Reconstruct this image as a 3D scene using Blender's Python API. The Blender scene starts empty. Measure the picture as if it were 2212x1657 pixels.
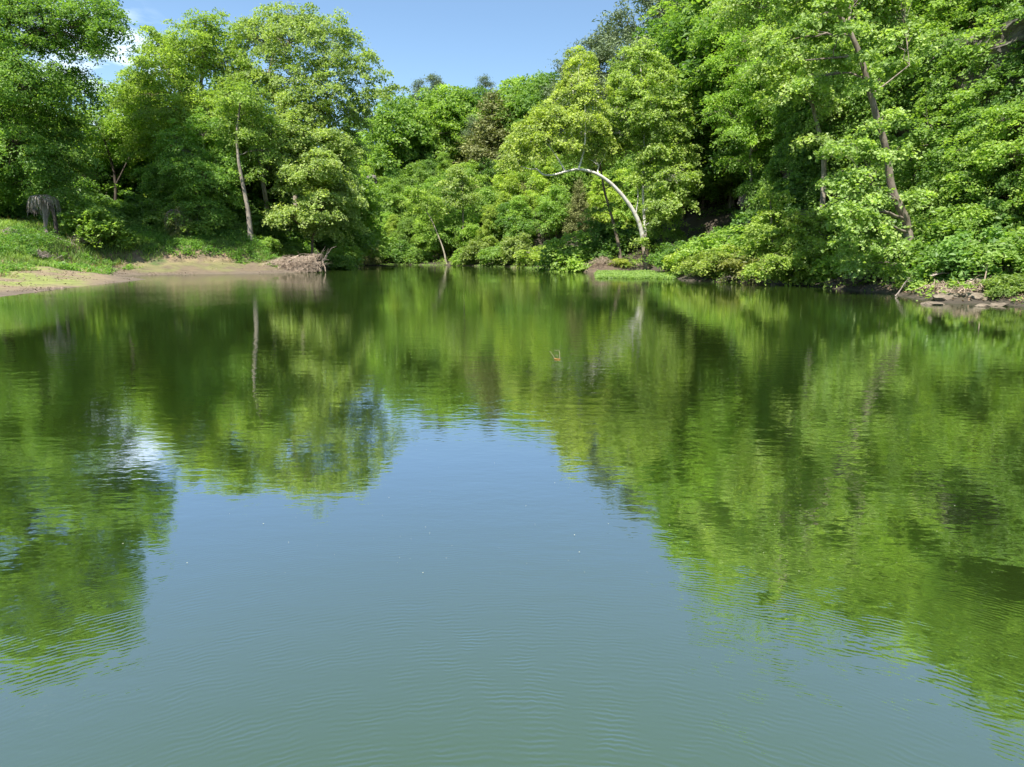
import bpy, math, random
import numpy as np
from mathutils import Vector

# ------------------------------------------------------------------ camera, sky, sun, exposure
scene = bpy.context.scene
COL = scene.collection
R = math.radians
CAM_H, PITCH, F, CX, CY = 2.5, R(10.9), 1475.0, 1106.0, 828.5      # measured on a 2212 px wide view of the photo
cp_, sp_ = math.cos(PITCH), math.sin(PITCH)
cd = bpy.data.cameras.new('camera'); cam = bpy.data.objects.new('camera', cd); COL.objects.link(cam)
cam.location = (0, 0, CAM_H); cam.rotation_euler = (R(90) - PITCH, 0, 0)
cd.sensor_width = 36; cd.lens = 36 * F / 2212; cd.clip_start = .05; cd.clip_end = 6000
scene.camera = cam

SUN_EL, TO_SUN_XY = R(58), (-.45, -.83)
_n = math.hypot(*TO_SUN_XY)
TO_SUN = Vector((TO_SUN_XY[0] / _n * math.cos(SUN_EL), TO_SUN_XY[1] / _n * math.cos(SUN_EL), math.sin(SUN_EL)))
sl = bpy.data.lights.new('sun', 'SUN'); sl.energy = 5.0; sl.angle = R(.5); sl.color = (1, .95, .86)
so = bpy.data.objects.new('sun', sl); COL.objects.link(so); so.location = (0, -50, 120)
so.rotation_euler = TO_SUN.to_track_quat('Z', 'Y').to_euler()

world = bpy.data.worlds.new('World'); scene.world = world; world.use_nodes = True
wn, wl = world.node_tree.nodes, world.node_tree.links
bg = wn['Background']; bg.inputs['Strength'].default_value = .088
sky = wn.new('ShaderNodeTexSky'); sky.sky_type = 'NISHITA'; sky.sun_disc = False
sky.sun_elevation = SUN_EL; sky.sun_rotation = math.atan2(-TO_SUN_XY[0], TO_SUN_XY[1])
sky.altitude = 200; sky.air_density = 1.0; sky.dust_density = .55; sky.ozone_density = 1.1
wtc = wn.new('ShaderNodeTexCoord'); wmp = wn.new('ShaderNodeMapping'); wmp.inputs['Scale'].default_value = (1.6, 1.6, 5.5)
wno = wn.new('ShaderNodeTexNoise'); wno.inputs['Scale'].default_value = 1.7; wno.inputs['Detail'].default_value = 6; wno.inputs['Roughness'].default_value = .55
wrp = wn.new('ShaderNodeValToRGB'); wrp.color_ramp.elements[0].position = .64; wrp.color_ramp.elements[1].position = .85
wrp.color_ramp.elements[0].color = (0, 0, 0, 1); wrp.color_ramp.elements[1].color = (.55, .55, .55, 1)
wmx = wn.new('ShaderNodeMixRGB'); wmx.inputs['Color2'].default_value = (9.5, 9.8, 10.2, 1)
wl.new(wtc.outputs['Generated'], wmp.inputs['Vector']); wl.new(wmp.outputs['Vector'], wno.inputs['Vector'])
wl.new(wno.outputs['Fac'], wrp.inputs['Fac']); wsz = wn.new('ShaderNodeSeparateXYZ'); wl.new(wtc.outputs['Generated'], wsz.inputs[0])
wvl = wn.new('ShaderNodeMapRange'); wvl.inputs['From Min'].default_value = .30; wvl.inputs['From Max'].default_value = .48; wvl.inputs['To Max'].default_value = .05; wl.new(wsz.outputs['Z'], wvl.inputs['Value'])
wad = wn.new('ShaderNodeMath'); wad.operation = 'ADD'; wl.new(wrp.outputs['Color'], wad.inputs[0]); wl.new(wvl.outputs[0], wad.inputs[1]); wl.new(wad.outputs[0], wmx.inputs['Fac'])
cdir = Vector(((225 - CX) / F, cp_ + (CY - 150) / F * sp_, -sp_ + (CY - 150) / F * cp_)).normalized()
vd = wn.new('ShaderNodeVectorMath'); vd.operation = 'DOT_PRODUCT'; vd.inputs[1].default_value = cdir; wl.new(wtc.outputs['Generated'], vd.inputs[0])
vm = wn.new('ShaderNodeMapRange'); vm.inputs['From Min'].default_value = .9955; vm.inputs['From Max'].default_value = .9995; vm.inputs['To Max'].default_value = .85; wl.new(vd.outputs['Value'], vm.inputs['Value'])
wn2 = wn.new('ShaderNodeTexNoise'); wn2.inputs['Scale'].default_value = 9; wn2.inputs['Detail'].default_value = 6; wl.new(wmp.outputs['Vector'], wn2.inputs['Vector'])
wr2 = wn.new('ShaderNodeMapRange'); wr2.inputs['From Min'].default_value = .38; wr2.inputs['From Max'].default_value = .62; wl.new(wn2.outputs['Fac'], wr2.inputs['Value'])
wm2 = wn.new('ShaderNodeMath'); wm2.operation = 'MULTIPLY'; wl.new(vm.outputs[0], wm2.inputs[0]); wl.new(wr2.outputs[0], wm2.inputs[1])
wx2 = wn.new('ShaderNodeMixRGB'); wx2.inputs['Color2'].default_value = (9.5, 9.6, 9.8, 1); wl.new(wm2.outputs[0], wx2.inputs['Fac']); wl.new(sky.outputs['Color'], wx2.inputs['Color1'])
wl.new(wx2.outputs['Color'], wmx.inputs['Color1']); wmu = wn.new('ShaderNodeMixRGB'); wmu.blend_type = 'MULTIPLY'; wmu.inputs['Fac'].default_value = 1; wmu.inputs['Color2'].default_value = (.90, .99, 1.02, 1)
wl.new(wmx.outputs['Color'], wmu.inputs['Color1']); wl.new(wmu.outputs['Color'], bg.inputs['Color'])

scene.view_settings.view_transform = 'Standard'; scene.view_settings.look = 'None'
scene.view_settings.gamma = 1; scene.view_settings.exposure = 1.18
scene.render.engine = 'CYCLES'
scene.cycles.max_bounces = 10; scene.cycles.transmission_bounces = 4; scene.cycles.diffuse_bounces = 8; scene.cycles.glossy_bounces = 3
scene.cycles.sample_clamp_indirect = 6
scene.cycles.caustics_reflective = False; scene.cycles.caustics_refractive = False
scene.cycles.use_denoising = True

# ------------------------------------------------------------------ measuring helpers
cp, sp = math.cos(PITCH), math.sin(PITCH)
def ray(px, py):
    a, b = (px - CX) / F, (CY - py) / F
    return np.array((a, cp + b * sp, -sp + b * cp))
def on_water(px, py):
    d = ray(px, py); t = CAM_H / -d[2]
    return np.array((d[0] * t, d[1] * t, 0.))
def at(px, py, Y):
    d = ray(px, py); t = Y / d[1]
    return np.array((d[0] * t, Y, CAM_H + d[2] * t))
def metre(px, py, Y):                                   # metres per measured pixel there
    return Y / ray(px, py)[1] / F
def unit(v):
    return v / np.maximum(np.linalg.norm(v, axis=-1, keepdims=True), 1e-9)

# ------------------------------------------------------------------ mesh helpers
def mesh_np(name, V, quads=None, tris=None, smooth=False):
    me = bpy.data.meshes.new(name); V = np.asarray(V, dtype=np.float32)
    nq = 0 if quads is None else len(quads); nt = 0 if tris is None else len(tris)
    me.vertices.add(len(V)); me.vertices.foreach_set('co', V.ravel())
    me.loops.add(nq * 4 + nt * 3); me.polygons.add(nq + nt)
    idx = np.concatenate([np.asarray(x, dtype=np.int32).ravel() for x in (quads, tris) if x is not None and len(x)])
    me.loops.foreach_set('vertex_index', idx)
    ls = np.concatenate((np.arange(nq) * 4, nq * 4 + np.arange(nt) * 3)).astype(np.int32)
    me.polygons.foreach_set('loop_start', ls)
    me.polygons.foreach_set('use_smooth', np.full(nq + nt, smooth, dtype=bool))
    me.update(calc_edges=True)
    return me
def link(name, me, mat, parent=None, color=None):
    o = bpy.data.objects.new(name, me); COL.objects.link(o)
    if mat and not me.materials: me.materials.append(mat)
    if parent: o.parent = parent
    if color: o.color = (*color, 1)
    return o
def empty(name, loc, rz=0):
    o = bpy.data.objects.new(name, None); COL.objects.link(o); o.location = loc; o.rotation_euler = (0, 0, rz)
    o.empty_display_size = .3
    return o
def tag(o, label=None, cat=None, group=None, kind=None):
    if label: o['label'] = label
    if cat: o['category'] = cat
    if group: o['group'] = group
    if kind: o['kind'] = kind
    return o
def copy_tree(src, loc, rz, scale, color=None):
    c = src.copy(); COL.objects.link(c); c.location = loc; c.rotation_euler = (0, 0, rz); c.scale = scale
    for k in list(c.keys()):
        if k in ('label', 'group', 'category'): del c[k]
    for ch in list(src.children):
        d = ch.copy(); COL.objects.link(d); d.parent = c
        if color and ch.name.split('.')[0] in ('crown', 'foliage'): d.color = (*color, 1)
    return c

class Tubes:
    def __init__(s): s.V, s.Q, s.n = [], [], 0
    def add(s, P, rad, sides=6, rng=None, wob=0., cap=True):
        P = np.asarray(P, float); rad = np.asarray(rad, float); n = len(P)
        T = unit(np.gradient(P, axis=0)); ref = np.array((.31, .17, .93)) if abs(T[0][2]) < .8 else np.array((.95, .2, .1))
        A = unit(np.cross(T, ref)); B = np.cross(T, A)
        th = np.arange(sides) / sides * 2 * math.pi
        rr = rad[:, None] * (1 + (rng.uniform(-wob, wob, (n, sides)) if rng is not None and wob else 0))
        ring = P[:, None] + rr[..., None] * (np.cos(th)[None, :, None] * A[:, None] + np.sin(th)[None, :, None] * B[:, None])
        s.V.append(ring.reshape(-1, 3))
        i = np.arange(n - 1)[:, None] * sides; j = np.arange(sides)[None]; k = (j + 1) % sides
        s.Q.append(np.stack((i + j, i + k, i + sides + k, i + sides + j), -1).reshape(-1, 4) + s.n)
        s.n += n * sides
    def mesh(s, name, smooth=True):
        return mesh_np(name, np.concatenate(s.V), np.concatenate(s.Q), smooth=smooth)
def smooth_path(P, m=5):
    P = np.asarray(P, float); n = len(P); out = []
    E = np.vstack((2 * P[0] - P[1], P, 2 * P[-1] - P[-2]))
    for i in range(n - 1):
        a, b, c, d = E[i:i + 4]
        for t in np.arange(m) / m:
            out.append(.5 * (2 * b + (c - a) * t + (2 * a - 5 * b + 4 * c - d) * t * t + (3 * b - a - 3 * c + d) * t ** 3))
    out.append(P[-1]); return np.array(out)
def limb_path(a, b, rng, sag=.12, n=6):
    a, b = np.asarray(a, float), np.asarray(b, float); L = np.linalg.norm(b - a)
    t = np.linspace(0, 1, n)[:, None]
    mid = rng.normal(0, .06 * L, 3); mid[2] += sag * L
    P = a + (b - a) * t + mid * np.sin(t * math.pi)
    P[1:-1] += rng.normal(0, .02 * L, (n - 2, 3))
    return P

# ------------------------------------------------------------------ materials
def new_mat(name):
    m = bpy.data.materials.new(name); m.use_nodes = True; nt = m.node_tree
    return m, nt.nodes, nt.links, nt.nodes['Principled BSDF']
def noise(n, l, scale, detail=4, rough=.6, vec=None):
    t = n.new('ShaderNodeTexNoise'); t.inputs['Scale'].default_value = scale; t.inputs['Detail'].default_value = detail; t.inputs['Roughness'].default_value = rough
    if vec: l.new(vec, t.inputs['Vector'])
    return t
def ramp(n, l, src, stops):
    r = n.new('ShaderNodeValToRGB'); e = r.color_ramp.elements
    while len(e) < len(stops): e.new(.5)
    for el, (p, c) in zip(e, stops): el.position = p; el.color = (*c, 1)
    l.new(src, r.inputs['Fac']); return r
def math_node(n, l, op, a, b):
    m = n.new('ShaderNodeMath'); m.operation = op
    for i, x in enumerate((a, b)):
        if hasattr(x, 'node'): l.new(x, m.inputs[i])
        elif x is not None: m.inputs[i].default_value = x
    return m.outputs[0]

def leaf_material(name, trans=.5, rough=.45, hue=.018):
    m, n, l, p = new_mat(name)
    oi = n.new('ShaderNodeObjectInfo'); at_ = n.new('ShaderNodeAttribute'); at_.attribute_name = 'tint'
    hs = n.new('ShaderNodeHueSaturation'); hs.inputs['Saturation'].default_value = .88; l.new(oi.outputs['Color'], hs.inputs['Color'])
    v = math_node(n, l, 'MULTIPLY_ADD', at_.outputs['Fac'], .9); v.node.inputs[2].default_value = .63
    l.new(v, hs.inputs['Value'])
    h = math_node(n, l, 'MULTIPLY_ADD', at_.outputs['Fac'], -hue * 2); h.node.inputs[2].default_value = .492 + hue
    l.new(h, hs.inputs['Hue'])
    l.new(hs.outputs['Color'], p.inputs['Base Color']); p.inputs['Roughness'].default_value = rough
    p.inputs['Specular IOR Level'].default_value = .35
    tr = n.new('ShaderNodeBsdfTranslucent'); mc = n.new('ShaderNodeMixRGB'); mc.blend_type = 'MULTIPLY'; mc.inputs['Fac'].default_value = 1
    mc.inputs['Color2'].default_value = (1.3, 1.4, .5, 1); l.new(hs.outputs['Color'], mc.inputs['Color1']); l.new(mc.outputs['Color'], tr.inputs['Color'])
    mx = n.new('ShaderNodeMixShader'); mx.inputs['Fac'].default_value = trans
    l.new(p.outputs['BSDF'], mx.inputs[1]); l.new(tr.outputs['BSDF'], mx.inputs[2])
    l.new(mx.outputs['Shader'], n['Material Output'].inputs['Surface'])
    return m
LEAF = leaf_material('leaf'); NEEDLE = leaf_material('needle', .2, .6, .01); LITTER = leaf_material('dead_leaf', .1, .7, .02); GRASSM = leaf_material('grass_blade', .35, .5, .015)

def bark_material(name, c1, c2, scale=3., bump=.4, stretch=.25):
    m, n, l, p = new_mat(name)
    tc = n.new('ShaderNodeTexCoord'); mp = n.new('ShaderNodeMapping'); mp.inputs['Scale'].default_value = (1, 1, stretch); l.new(tc.outputs['Object'], mp.inputs['Vector'])
    t = noise(n, l, scale, 6, .65, mp.outputs['Vector']); r = ramp(n, l, t.outputs['Fac'], [(.36, c1), (.62, c2)])
    l.new(r.outputs['Color'], p.inputs['Base Color']); p.inputs['Roughness'].default_value = .85
    b = n.new('ShaderNodeBump'); b.inputs['Strength'].default_value = bump; b.inputs['Distance'].default_value = .05
    l.new(t.outputs['Fac'], b.inputs['Height']); l.new(b.outputs['Normal'], p.inputs['Normal'])
    return m
BARK = bark_material('bark_brown', (.07, .052, .036), (.20, .155, .115), 4)
BARKG = bark_material('bark_grey', (.12, .10, .08), (.30, .26, .21), 4)
BARKL = bark_material('bark_leaning', (.085, .068, .05), (.26, .215, .17), 3, .5, .4)
VINEM = bark_material('grey_vine_wood', (.28, .235, .205), (.56, .48, .44), 5, .2)
BARKD = bark_material('bark_dark', (.03, .024, .018), (.085, .065, .048), 4)
BARKY = bark_material('bark_mottled', (.17, .14, .10), (.42, .37, .29), 2.2, .25, .5)
DRY = bark_material('dry_wood', (.20, .15, .11), (.46, .365, .275), 5, .2)
DRYG = bark_material('dead_vine_wood', (.14, .112, .092), (.36, .30, .26), 5, .2)
MUDW = bark_material('wet_wood', (.035, .026, .019), (.11, .085, .065), 4)

def sycamore_bark():            # brown flaking bark low on the bole, bare white wood above
    m, n, l, p = new_mat('bark_white_sycamore')
    tc = n.new('ShaderNodeTexCoord'); sx = n.new('ShaderNodeSeparateXYZ'); l.new(tc.outputs['Object'], sx.inputs[0])
    t = noise(n, l, 1.7, 6, .65, tc.outputs['Object'])
    a = math_node(n, l, 'MULTIPLY_ADD', t.outputs['Fac'], 5.0); l.new(sx.outputs['Z'], a.node.inputs[2])
    r = ramp(n, l, math_node(n, l, 'MULTIPLY', a, .1), [(.44, (.20, .15, .105)), (.60, (.38, .33, .27)), (.72, (.62, .60, .565))])
    t2 = noise(n, l, 2.6, 5, .7, tc.outputs['Object']); r2 = ramp(n, l, t2.outputs['Fac'], [(.34, (.42, .36, .29)), (.48, (.85, .82, .78)), (.6, (1, 1, 1))])
    mm = n.new('ShaderNodeMixRGB'); mm.blend_type = 'MULTIPLY'; mm.inputs['Fac'].default_value = .8
    l.new(r.outputs['Color'], mm.inputs['Color1']); l.new(r2.outputs['Color'], mm.inputs['Color2'])
    l.new(mm.outputs['Color'], p.inputs['Base Color']); p.inputs['Roughness'].default_value = .7
    return m
WHITE = sycamore_bark()

def rock_material(name, c1, c2, c3, strata=True):
    m, n, l, p = new_mat(name)
    tc = n.new('ShaderNodeTexCoord'); mp = n.new('ShaderNodeMapping'); mp.inputs['Scale'].default_value = (.5, .5, 2.2) if strata else (2, 2, 3); l.new(tc.outputs['Object'], mp.inputs['Vector'])
    t = noise(n, l, 1.1, 9, .68, mp.outputs['Vector']); r = ramp(n, l, t.outputs['Fac'], [(.34, c1), (.5, c2), (.68, c3)])
    l.new(r.outputs['Color'], p.inputs['Base Color']); p.inputs['Roughness'].default_value = .9
    b = n.new('ShaderNodeBump'); b.inputs['Strength'].default_value = .8; b.inputs['Distance'].default_value = .25
    l.new(t.outputs['Fac'], b.inputs['Height']); l.new(b.outputs['Normal'], p.inputs['Normal'])
    return m
CLIFFM = rock_material('limestone', (.035, .03, .026), (.10, .088, .075), (.22, .20, .175))
SLABM = rock_material('river_stone', (.10, .08, .058), (.18, .145, .105), (.27, .225, .17), False)

# ------------------------------------------------------------------ shoreline and terrain
LEFT_PX = [(0, 642), (60, 634), (150, 622), (250, 611), (318, 603.5), (270, 599.5), (228, 598), (290, 595), (400, 593), (520, 591.5), (620, 590), (690, 587), (712, 578)]
LEFT = np.array([(-19, -300), (-20, -30), (-22, 10), (-26, 28)] + [tuple(on_water(*p)[:2]) for p in LEFT_PX] + [(-44, 122), (-66, 130), (-110, 140), (-300, 150)])
RIGHT_PX = [(735, 570.5), (830, 571.5), (950, 573), (1050, 575.5), (1100, 577), (1180, 581), (1225, 578), (1262, 588), (1300, 588.5), (1400, 588.5), (1452, 593), (1470, 606), (1540, 609), (1650, 612), (1750, 619), (1850, 628), (1915, 634), (1960, 642), (2050, 656), (2140, 655), (2212, 662)]
RIGHT = np.array([(-300, 192), (-120, 176), (-64, 160)] + [tuple(on_water(*p)[:2]) for p in RIGHT_PX] + [(25.5, 24), (26, 8), (25, -30), (24, -300)])
POLY = np.vstack((LEFT, RIGHT))

def seg_dist(X, Y, L):
    d = np.full(X.shape, 1e9)
    for (x0, y0), (x1, y1) in zip(L[:-1], L[1:]):
        dx, dy = x1 - x0, y1 - y0; q = dx * dx + dy * dy + 1e-12
        t = np.clip(((X - x0) * dx + (Y - y0) * dy) / q, 0, 1)
        d = np.minimum(d, np.hypot(X - x0 - t * dx, Y - y0 - t * dy))
    return d
def in_water(X, Y):
    c = np.zeros(X.shape, bool); n = len(POLY)
    for i in range(n):
        (x0, y0), (x1, y1) = POLY[i], POLY[(i + 1) % n]
        if y0 == y1: continue
        hit = ((y0 > Y) != (y1 > Y)) & (X < (x1 - x0) * (Y - y0) / (y1 - y0) + x0)
        c ^= hit
    return c
def sstep(a, b, x):
    t = np.clip((x - a) / (b - a), 0, 1); return t * t * (3 - 2 * t)
_rs = np.random.default_rng(5)
_W = [(_rs.normal(0, 1, 2) * f, _rs.uniform(0, 6.28), 1 / (.6 + f)) for f in (.06, .09, .15, .22, .35, .5, .8, 1.2) for _ in range(3)]
def bumps(X, Y):
    s = 0
    for k, ph, a in _W: s = s + a * np.sin(k[0] * X + k[1] * Y + ph)
    return s / 4
MOUNDS = [(on_water(1308, 588.5)[0], on_water(1308, 588.5)[1] + 1.5, 1.7, 1.3, .8), (on_water(1124, 579)[0], on_water(1124, 579)[1] + 1.5, 1.7, 1.4, 1.0)]
def land(X, Y):
    """signed distance to the water's edge (positive on land), share of the left bank, ground height"""
    X, Y = np.asarray(X, float), np.asarray(Y, float)
    dl, dr = seg_dist(X, Y, LEFT), seg_dist(X, Y, RIGHT)
    w = in_water(X, Y); d = np.minimum(dl, dr); sd = np.where(w, -d, d)
    wl_ = 1 - sstep(-12, 12, dl - dr)
    far = np.interp(sd, [0, 1, 4, 10, 20, 52, 80, 140, 400, 2000], [0, .5, 1.3, 3.8, 10, 31, 36, 38, 30, 30])
    clf = np.interp(sd, [0, 1, 6, 10.5, 13.5, 30, 45, 80, 400, 2000], [0, .5, 1.6, 3, 15, 31, 42, 52, 40, 30])
    cw = 1 - sstep(72, 96, Y)
    hr = (far + (clf - far) * cw) * (.22 + .78 * sstep(-95, -55, X))
    for mx_, my_, rx_, ry_, hh_ in MOUNDS: hr = hr + hh_ * np.exp(-((X - mx_) / rx_) ** 2 - ((Y - my_) / ry_) ** 2)
    lf = np.interp(sd, [0, 2, 5.5, 7.5, 13, 40, 400, 2000], [0, .3, 1.25, 3.2, 5.3, 6.2, 10, 10])
    ln = np.interp(sd, [0, 3, 8, 11, 14, 20, 30, 60, 400, 2000], [0, .28, .75, .9, 2.1, 4.6, 5.9, 6.6, 10, 10])
    hl = lf + (ln - lf) * (1 - sstep(58, 68, Y + .25 * (X + 35)))
    h = hr + (hl - hr) * wl_
    amp = np.clip(sd / 12, 0, 1) * (.25 + .75 * (1 - wl_))
    h = np.where(sd > 0, h + amp * bumps(X, Y) * .9, np.maximum(-1.2, sd * .25))
    return sd, wl_, h
def ground(x, y): return float(land(np.array([x]), np.array([y]))[2][0])
def foot(px, Y):                                       # where the ground stands under that image column at depth Y
    x, z = (px - CX) / F * Y, 1.
    for _ in range(6):
        z = ground(x, Y); x = (px - CX) / F * (Y * cp + (CAM_H - z) * sp)
    return np.array((x, Y, z))
def bank(px, d):                                       # the spot d metres behind the right or far water's edge in that column
    Ys = np.arange(25, 290, .5); a = (px - CX) / F; X = a * (Ys * cp + 0.0)
    sd, wl_, h = land(X, Ys)
    ok = np.where((sd >= d) & (wl_ < .5))[0]
    Y = Ys[ok[0]] if len(ok) else 150.
    return foot(px, Y)

def axis(lo, hi, step, far):
    core = np.arange(lo, hi + step, step); out = [core]
    g, e = [], step
    x = hi
    while x < far: e *= 1.35; x += e; g.append(x)
    out.append(np.array(g)); g2, e, x = [], step, lo
    while x > -far: e *= 1.35; x -= e; g2.append(x)
    return np.concatenate((np.array(g2)[::-1], core, np.array(g)))
gx, gy = axis(-75, 75, .6, 2500), axis(18, 175, .6, 2500)
GX, GY = np.meshgrid(gx, gy)
SD, WL, GH = land(GX, GY)
GHf = GH + np.where((SD > .3), .05 * np.sin(GX * 3.1 + 1.3 * np.sin(GY * 2.2)) * np.clip(SD / 4, 0, 1), 0)
V = np.stack((GX, GY, GHf), -1).reshape(-1, 3)
nx, ny = len(gx), len(gy)
ii = (np.arange(ny - 1)[:, None] * nx + np.arange(nx - 1)[None]).ravel()
gm = mesh_np('ground', V, np.stack((ii, ii + 1, ii + nx + 1, ii + nx), -1), smooth=True)
# what covers the ground where: sand, damp mud, algae film, turf, forest soil
nz = bumps(GX * 2.3 + 40, GY * 2.3); nz2 = bumps(GX * 5 + 9, GY * 5 - 30)
west = 1 - sstep(-.60, -.54, GX / np.maximum(GY, 1))
near_bar = WL * (1 - sstep(60, 70, GY + .25 * (GX + 35)))
soil = np.array((.055, .045, .03)); sand = np.array((.20, .155, .10)); mud = np.array((.17, .135, .10)); film = np.array((.19, .22, .06)); turf = np.array((.07, .12, .025)); clay = np.array((.225, .155, .105))
colr = np.broadcast_to(soil, GX.shape + (3,)).copy()
def blend(c, m):
    global colr
    m = np.clip(m, 0, 1)[..., None]; colr = colr * (1 - m) + np.asarray(c) * m
farl = WL * (1 - near_bar)
blend(turf, WL * sstep(5, 8, SD + nz * 2))
blend(sand * .66, farl * (1 - sstep(5.2, 6.8, SD + nz * 1.6 + west * 3.2)))
blend(clay, farl * sstep(3.5, 5, SD + nz) * (1 - sstep(6.5, 8, SD)) * sstep(-.1, .4, nz2))
blend(film * .5 + sand * .22, farl * sstep(1, 2, SD) * (1 - sstep(5, 6.5, SD)) * sstep(-.1, .5, nz2) * .8)
blend(sand, near_bar * (1 - sstep(9, 10.5, SD + nz)))
blend(film, near_bar * sstep(1.5, 4, SD + nz) * (1 - sstep(11, 14, SD)) * sstep(-.35, .45, nz2 + .1))
blend(film, near_bar * sstep(8, 10, SD + .6 * nz) * (1 - sstep(12, 14, SD)))
for mx_, my_, rx_, ry_, hh_ in MOUNDS: blend(clay, 1.6 * np.exp(-((GX - mx_) / rx_ / 1.2) ** 2 - ((GY - my_) / ry_ / 1.2) ** 2))
blend(np.array((.05, .04, .03)), (1 - WL) * sstep(-.5, 0, SD) * (1 - sstep(.5, 1.5, SD)) * .7)
blend(mud * .75, WL * sstep(-.5, 0, SD) * (1 - sstep(.6, 2.0, SD + nz * .8)))
ca = gm.color_attributes.new('cover', 'FLOAT_COLOR', 'POINT')
ca.data.foreach_set('color', np.concatenate((colr, np.ones(GX.shape + (1,))), -1).astype(np.float32).ravel())
gmat, n, l, p = new_mat('ground')
a_ = n.new('ShaderNodeVertexColor'); a_.layer_name = 'cover'
tc = n.new('ShaderNodeTexCoord'); gmp = n.new('ShaderNodeMapping'); gmp.inputs['Scale'].default_value = (.7, 1.8, 1); gmp.inputs['Rotation'].default_value = (0, 0, -.5); l.new(tc.outputs['Object'], gmp.inputs['Vector'])
t = noise(n, l, 1.2, 10, .78, gmp.outputs['Vector']); r = ramp(n, l, t.outputs['Fac'], [(.3, (.38, .36, .34)), (.48, (.95, .94, .92)), (.7, (1.35, 1.3, 1.2))])
mm = n.new('ShaderNodeMixRGB'); mm.blend_type = 'MULTIPLY'; mm.inputs['Fac'].default_value = 1
l.new(a_.outputs['Color'], mm.inputs['Color1']); l.new(r.outputs['Color'], mm.inputs['Color2']); l.new(mm.outputs['Color'], p.inputs['Base Color'])
p.inputs['Roughness'].default_value = .9
t3 = noise(n, l, 4, 8, .7, tc.outputs['Object']); b = n.new('ShaderNodeBump'); b.inputs['Strength'].default_value = .7; b.inputs['Distance'].default_value = .12
l.new(t3.outputs['Fac'], b.inputs['Height']); l.new(b.outputs['Normal'], p.inputs['Normal'])
tag(link('ground', gm, gmat), 'sloping river banks of sand, turf and forest soil', kind='structure')

# ------------------------------------------------------------------ water
wmat, n, l, p = new_mat('river_water')
p.inputs['Base Color'].default_value = (.032, .085, .014, 1); p.inputs['Roughness'].default_value = .01; p.inputs['IOR'].default_value = 2.8
geo = n.new('ShaderNodeNewGeometry'); pos = geo.outputs['Position']
def mapped(sc, rot=0):
    mp = n.new('ShaderNodeMapping'); mp.inputs['Scale'].default_value = sc; mp.inputs['Rotation'].default_value = (0, 0, rot); l.new(pos, mp.inputs['Vector']); return mp.outputs['Vector']
w1 = noise(n, l, 1.0, 3, .55, mapped((1.1, 2.6, 1), .12))          # wavelets about 40 cm long
w2 = noise(n, l, 1.0, 2, .5, mapped((5.5, 10, 1), -.2))            # fine ripple
patch = noise(n, l, .07, 3, .5, pos)                                # breeze patches
pr = ramp(n, l, patch.outputs['Fac'], [(.40, (.25, .25, .25)), (.66, (1, 1, 1))])
# rings spreading from below the hovering camera drone's downwash, fading with distance
sx = n.new('ShaderNodeSeparateXYZ'); l.new(pos, sx.inputs[0])
fl = n.new('ShaderNodeCombineXYZ'); l.new(sx.outputs['X'], fl.inputs['X']); l.new(sx.outputs['Y'], fl.inputs['Y'])
wv = noise(n, l, 1.6, 4, .65, pos)
ln_ = n.new('ShaderNodeVectorMath'); ln_.operation = 'LENGTH'; l.new(fl.outputs[0], ln_.inputs[0])
rad_ = math_node(n, l, 'MULTIPLY_ADD', wv.outputs['Fac'], .20); l.new(ln_.outputs['Value'], rad_.node.inputs[2])
ring = math_node(n, l, 'SINE', math_node(n, l, 'MULTIPLY', rad_, 150.), None)
fade = n.new('ShaderNodeMapRange'); fade.inputs['From Min'].default_value = 2.5; fade.inputs['From Max'].default_value = 6.5; fade.inputs['To Min'].default_value = 1; fade.inputs['To Max'].default_value = 0
l.new(ln_.outputs['Value'], fade.inputs['Value'])
pn = noise(n, l, .45, 3, .6, pos); pnr = ramp(n, l, pn.outputs['Fac'], [(.35, (.15, .15, .15)), (.6, (1, 1, 1))])
pn2 = ramp(n, l, noise(n, l, 4.5, 3, .6, pos).outputs['Fac'], [(.40, (.1,) * 3), (.62, (1.6,) * 3)])
ringh = math_node(n, l, 'MULTIPLY', math_node(n, l, 'MULTIPLY', ring, fade.outputs[0]), math_node(n, l, 'MULTIPLY', pnr.outputs['Color'], pn2.outputs['Color']))
h1 = math_node(n, l, 'MULTIPLY', math_node(n, l, 'MULTIPLY', w1.outputs['Fac'], pr.outputs['Color']), .009)
h2 = math_node(n, l, 'MULTIPLY', math_node(n, l, 'MULTIPLY', w2.outputs['Fac'], pr.outputs['Color']), .003)
h3 = math_node(n, l, 'MULTIPLY', ringh, .00055)
hh = math_node(n, l, 'ADD', math_node(n, l, 'ADD', h1, h2), h3)
b = n.new('ShaderNodeBump'); b.inputs['Strength'].default_value = 1; b.inputs['Distance'].default_value = 1.0
l.new(hh, b.inputs['Height'])
mk = noise(n, l, .12, 3, .5, pos); mr = ramp(n, l, mk.outputs['Fac'], [(.35, (.036, .070, .011)), (.65, (.044, .081, .014))])
l.new(mr.outputs['Color'], p.inputs['Base Color'])
lw = n.new('ShaderNodeLayerWeight'); lw.inputs['Blend'].default_value = .5; l.new(b.outputs['Normal'], lw.inputs['Normal'])
fr_ = ramp(n, l, lw.outputs['Facing'], [(0, (.05,) * 3), (.36, (.40,) * 3), (.56, (.66,) * 3), (.70, (.88,) * 3), (.86, (.88,) * 3), (1, (.9,) * 3)])
df = n.new('ShaderNodeBsdfDiffuse'); gl = n.new('ShaderNodeBsdfGlossy'); gl.inputs['Roughness'].default_value = .03; l.new(mr.outputs['Color'], df.inputs['Color']); l.new(b.outputs['Normal'], gl.inputs['Normal'])
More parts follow.
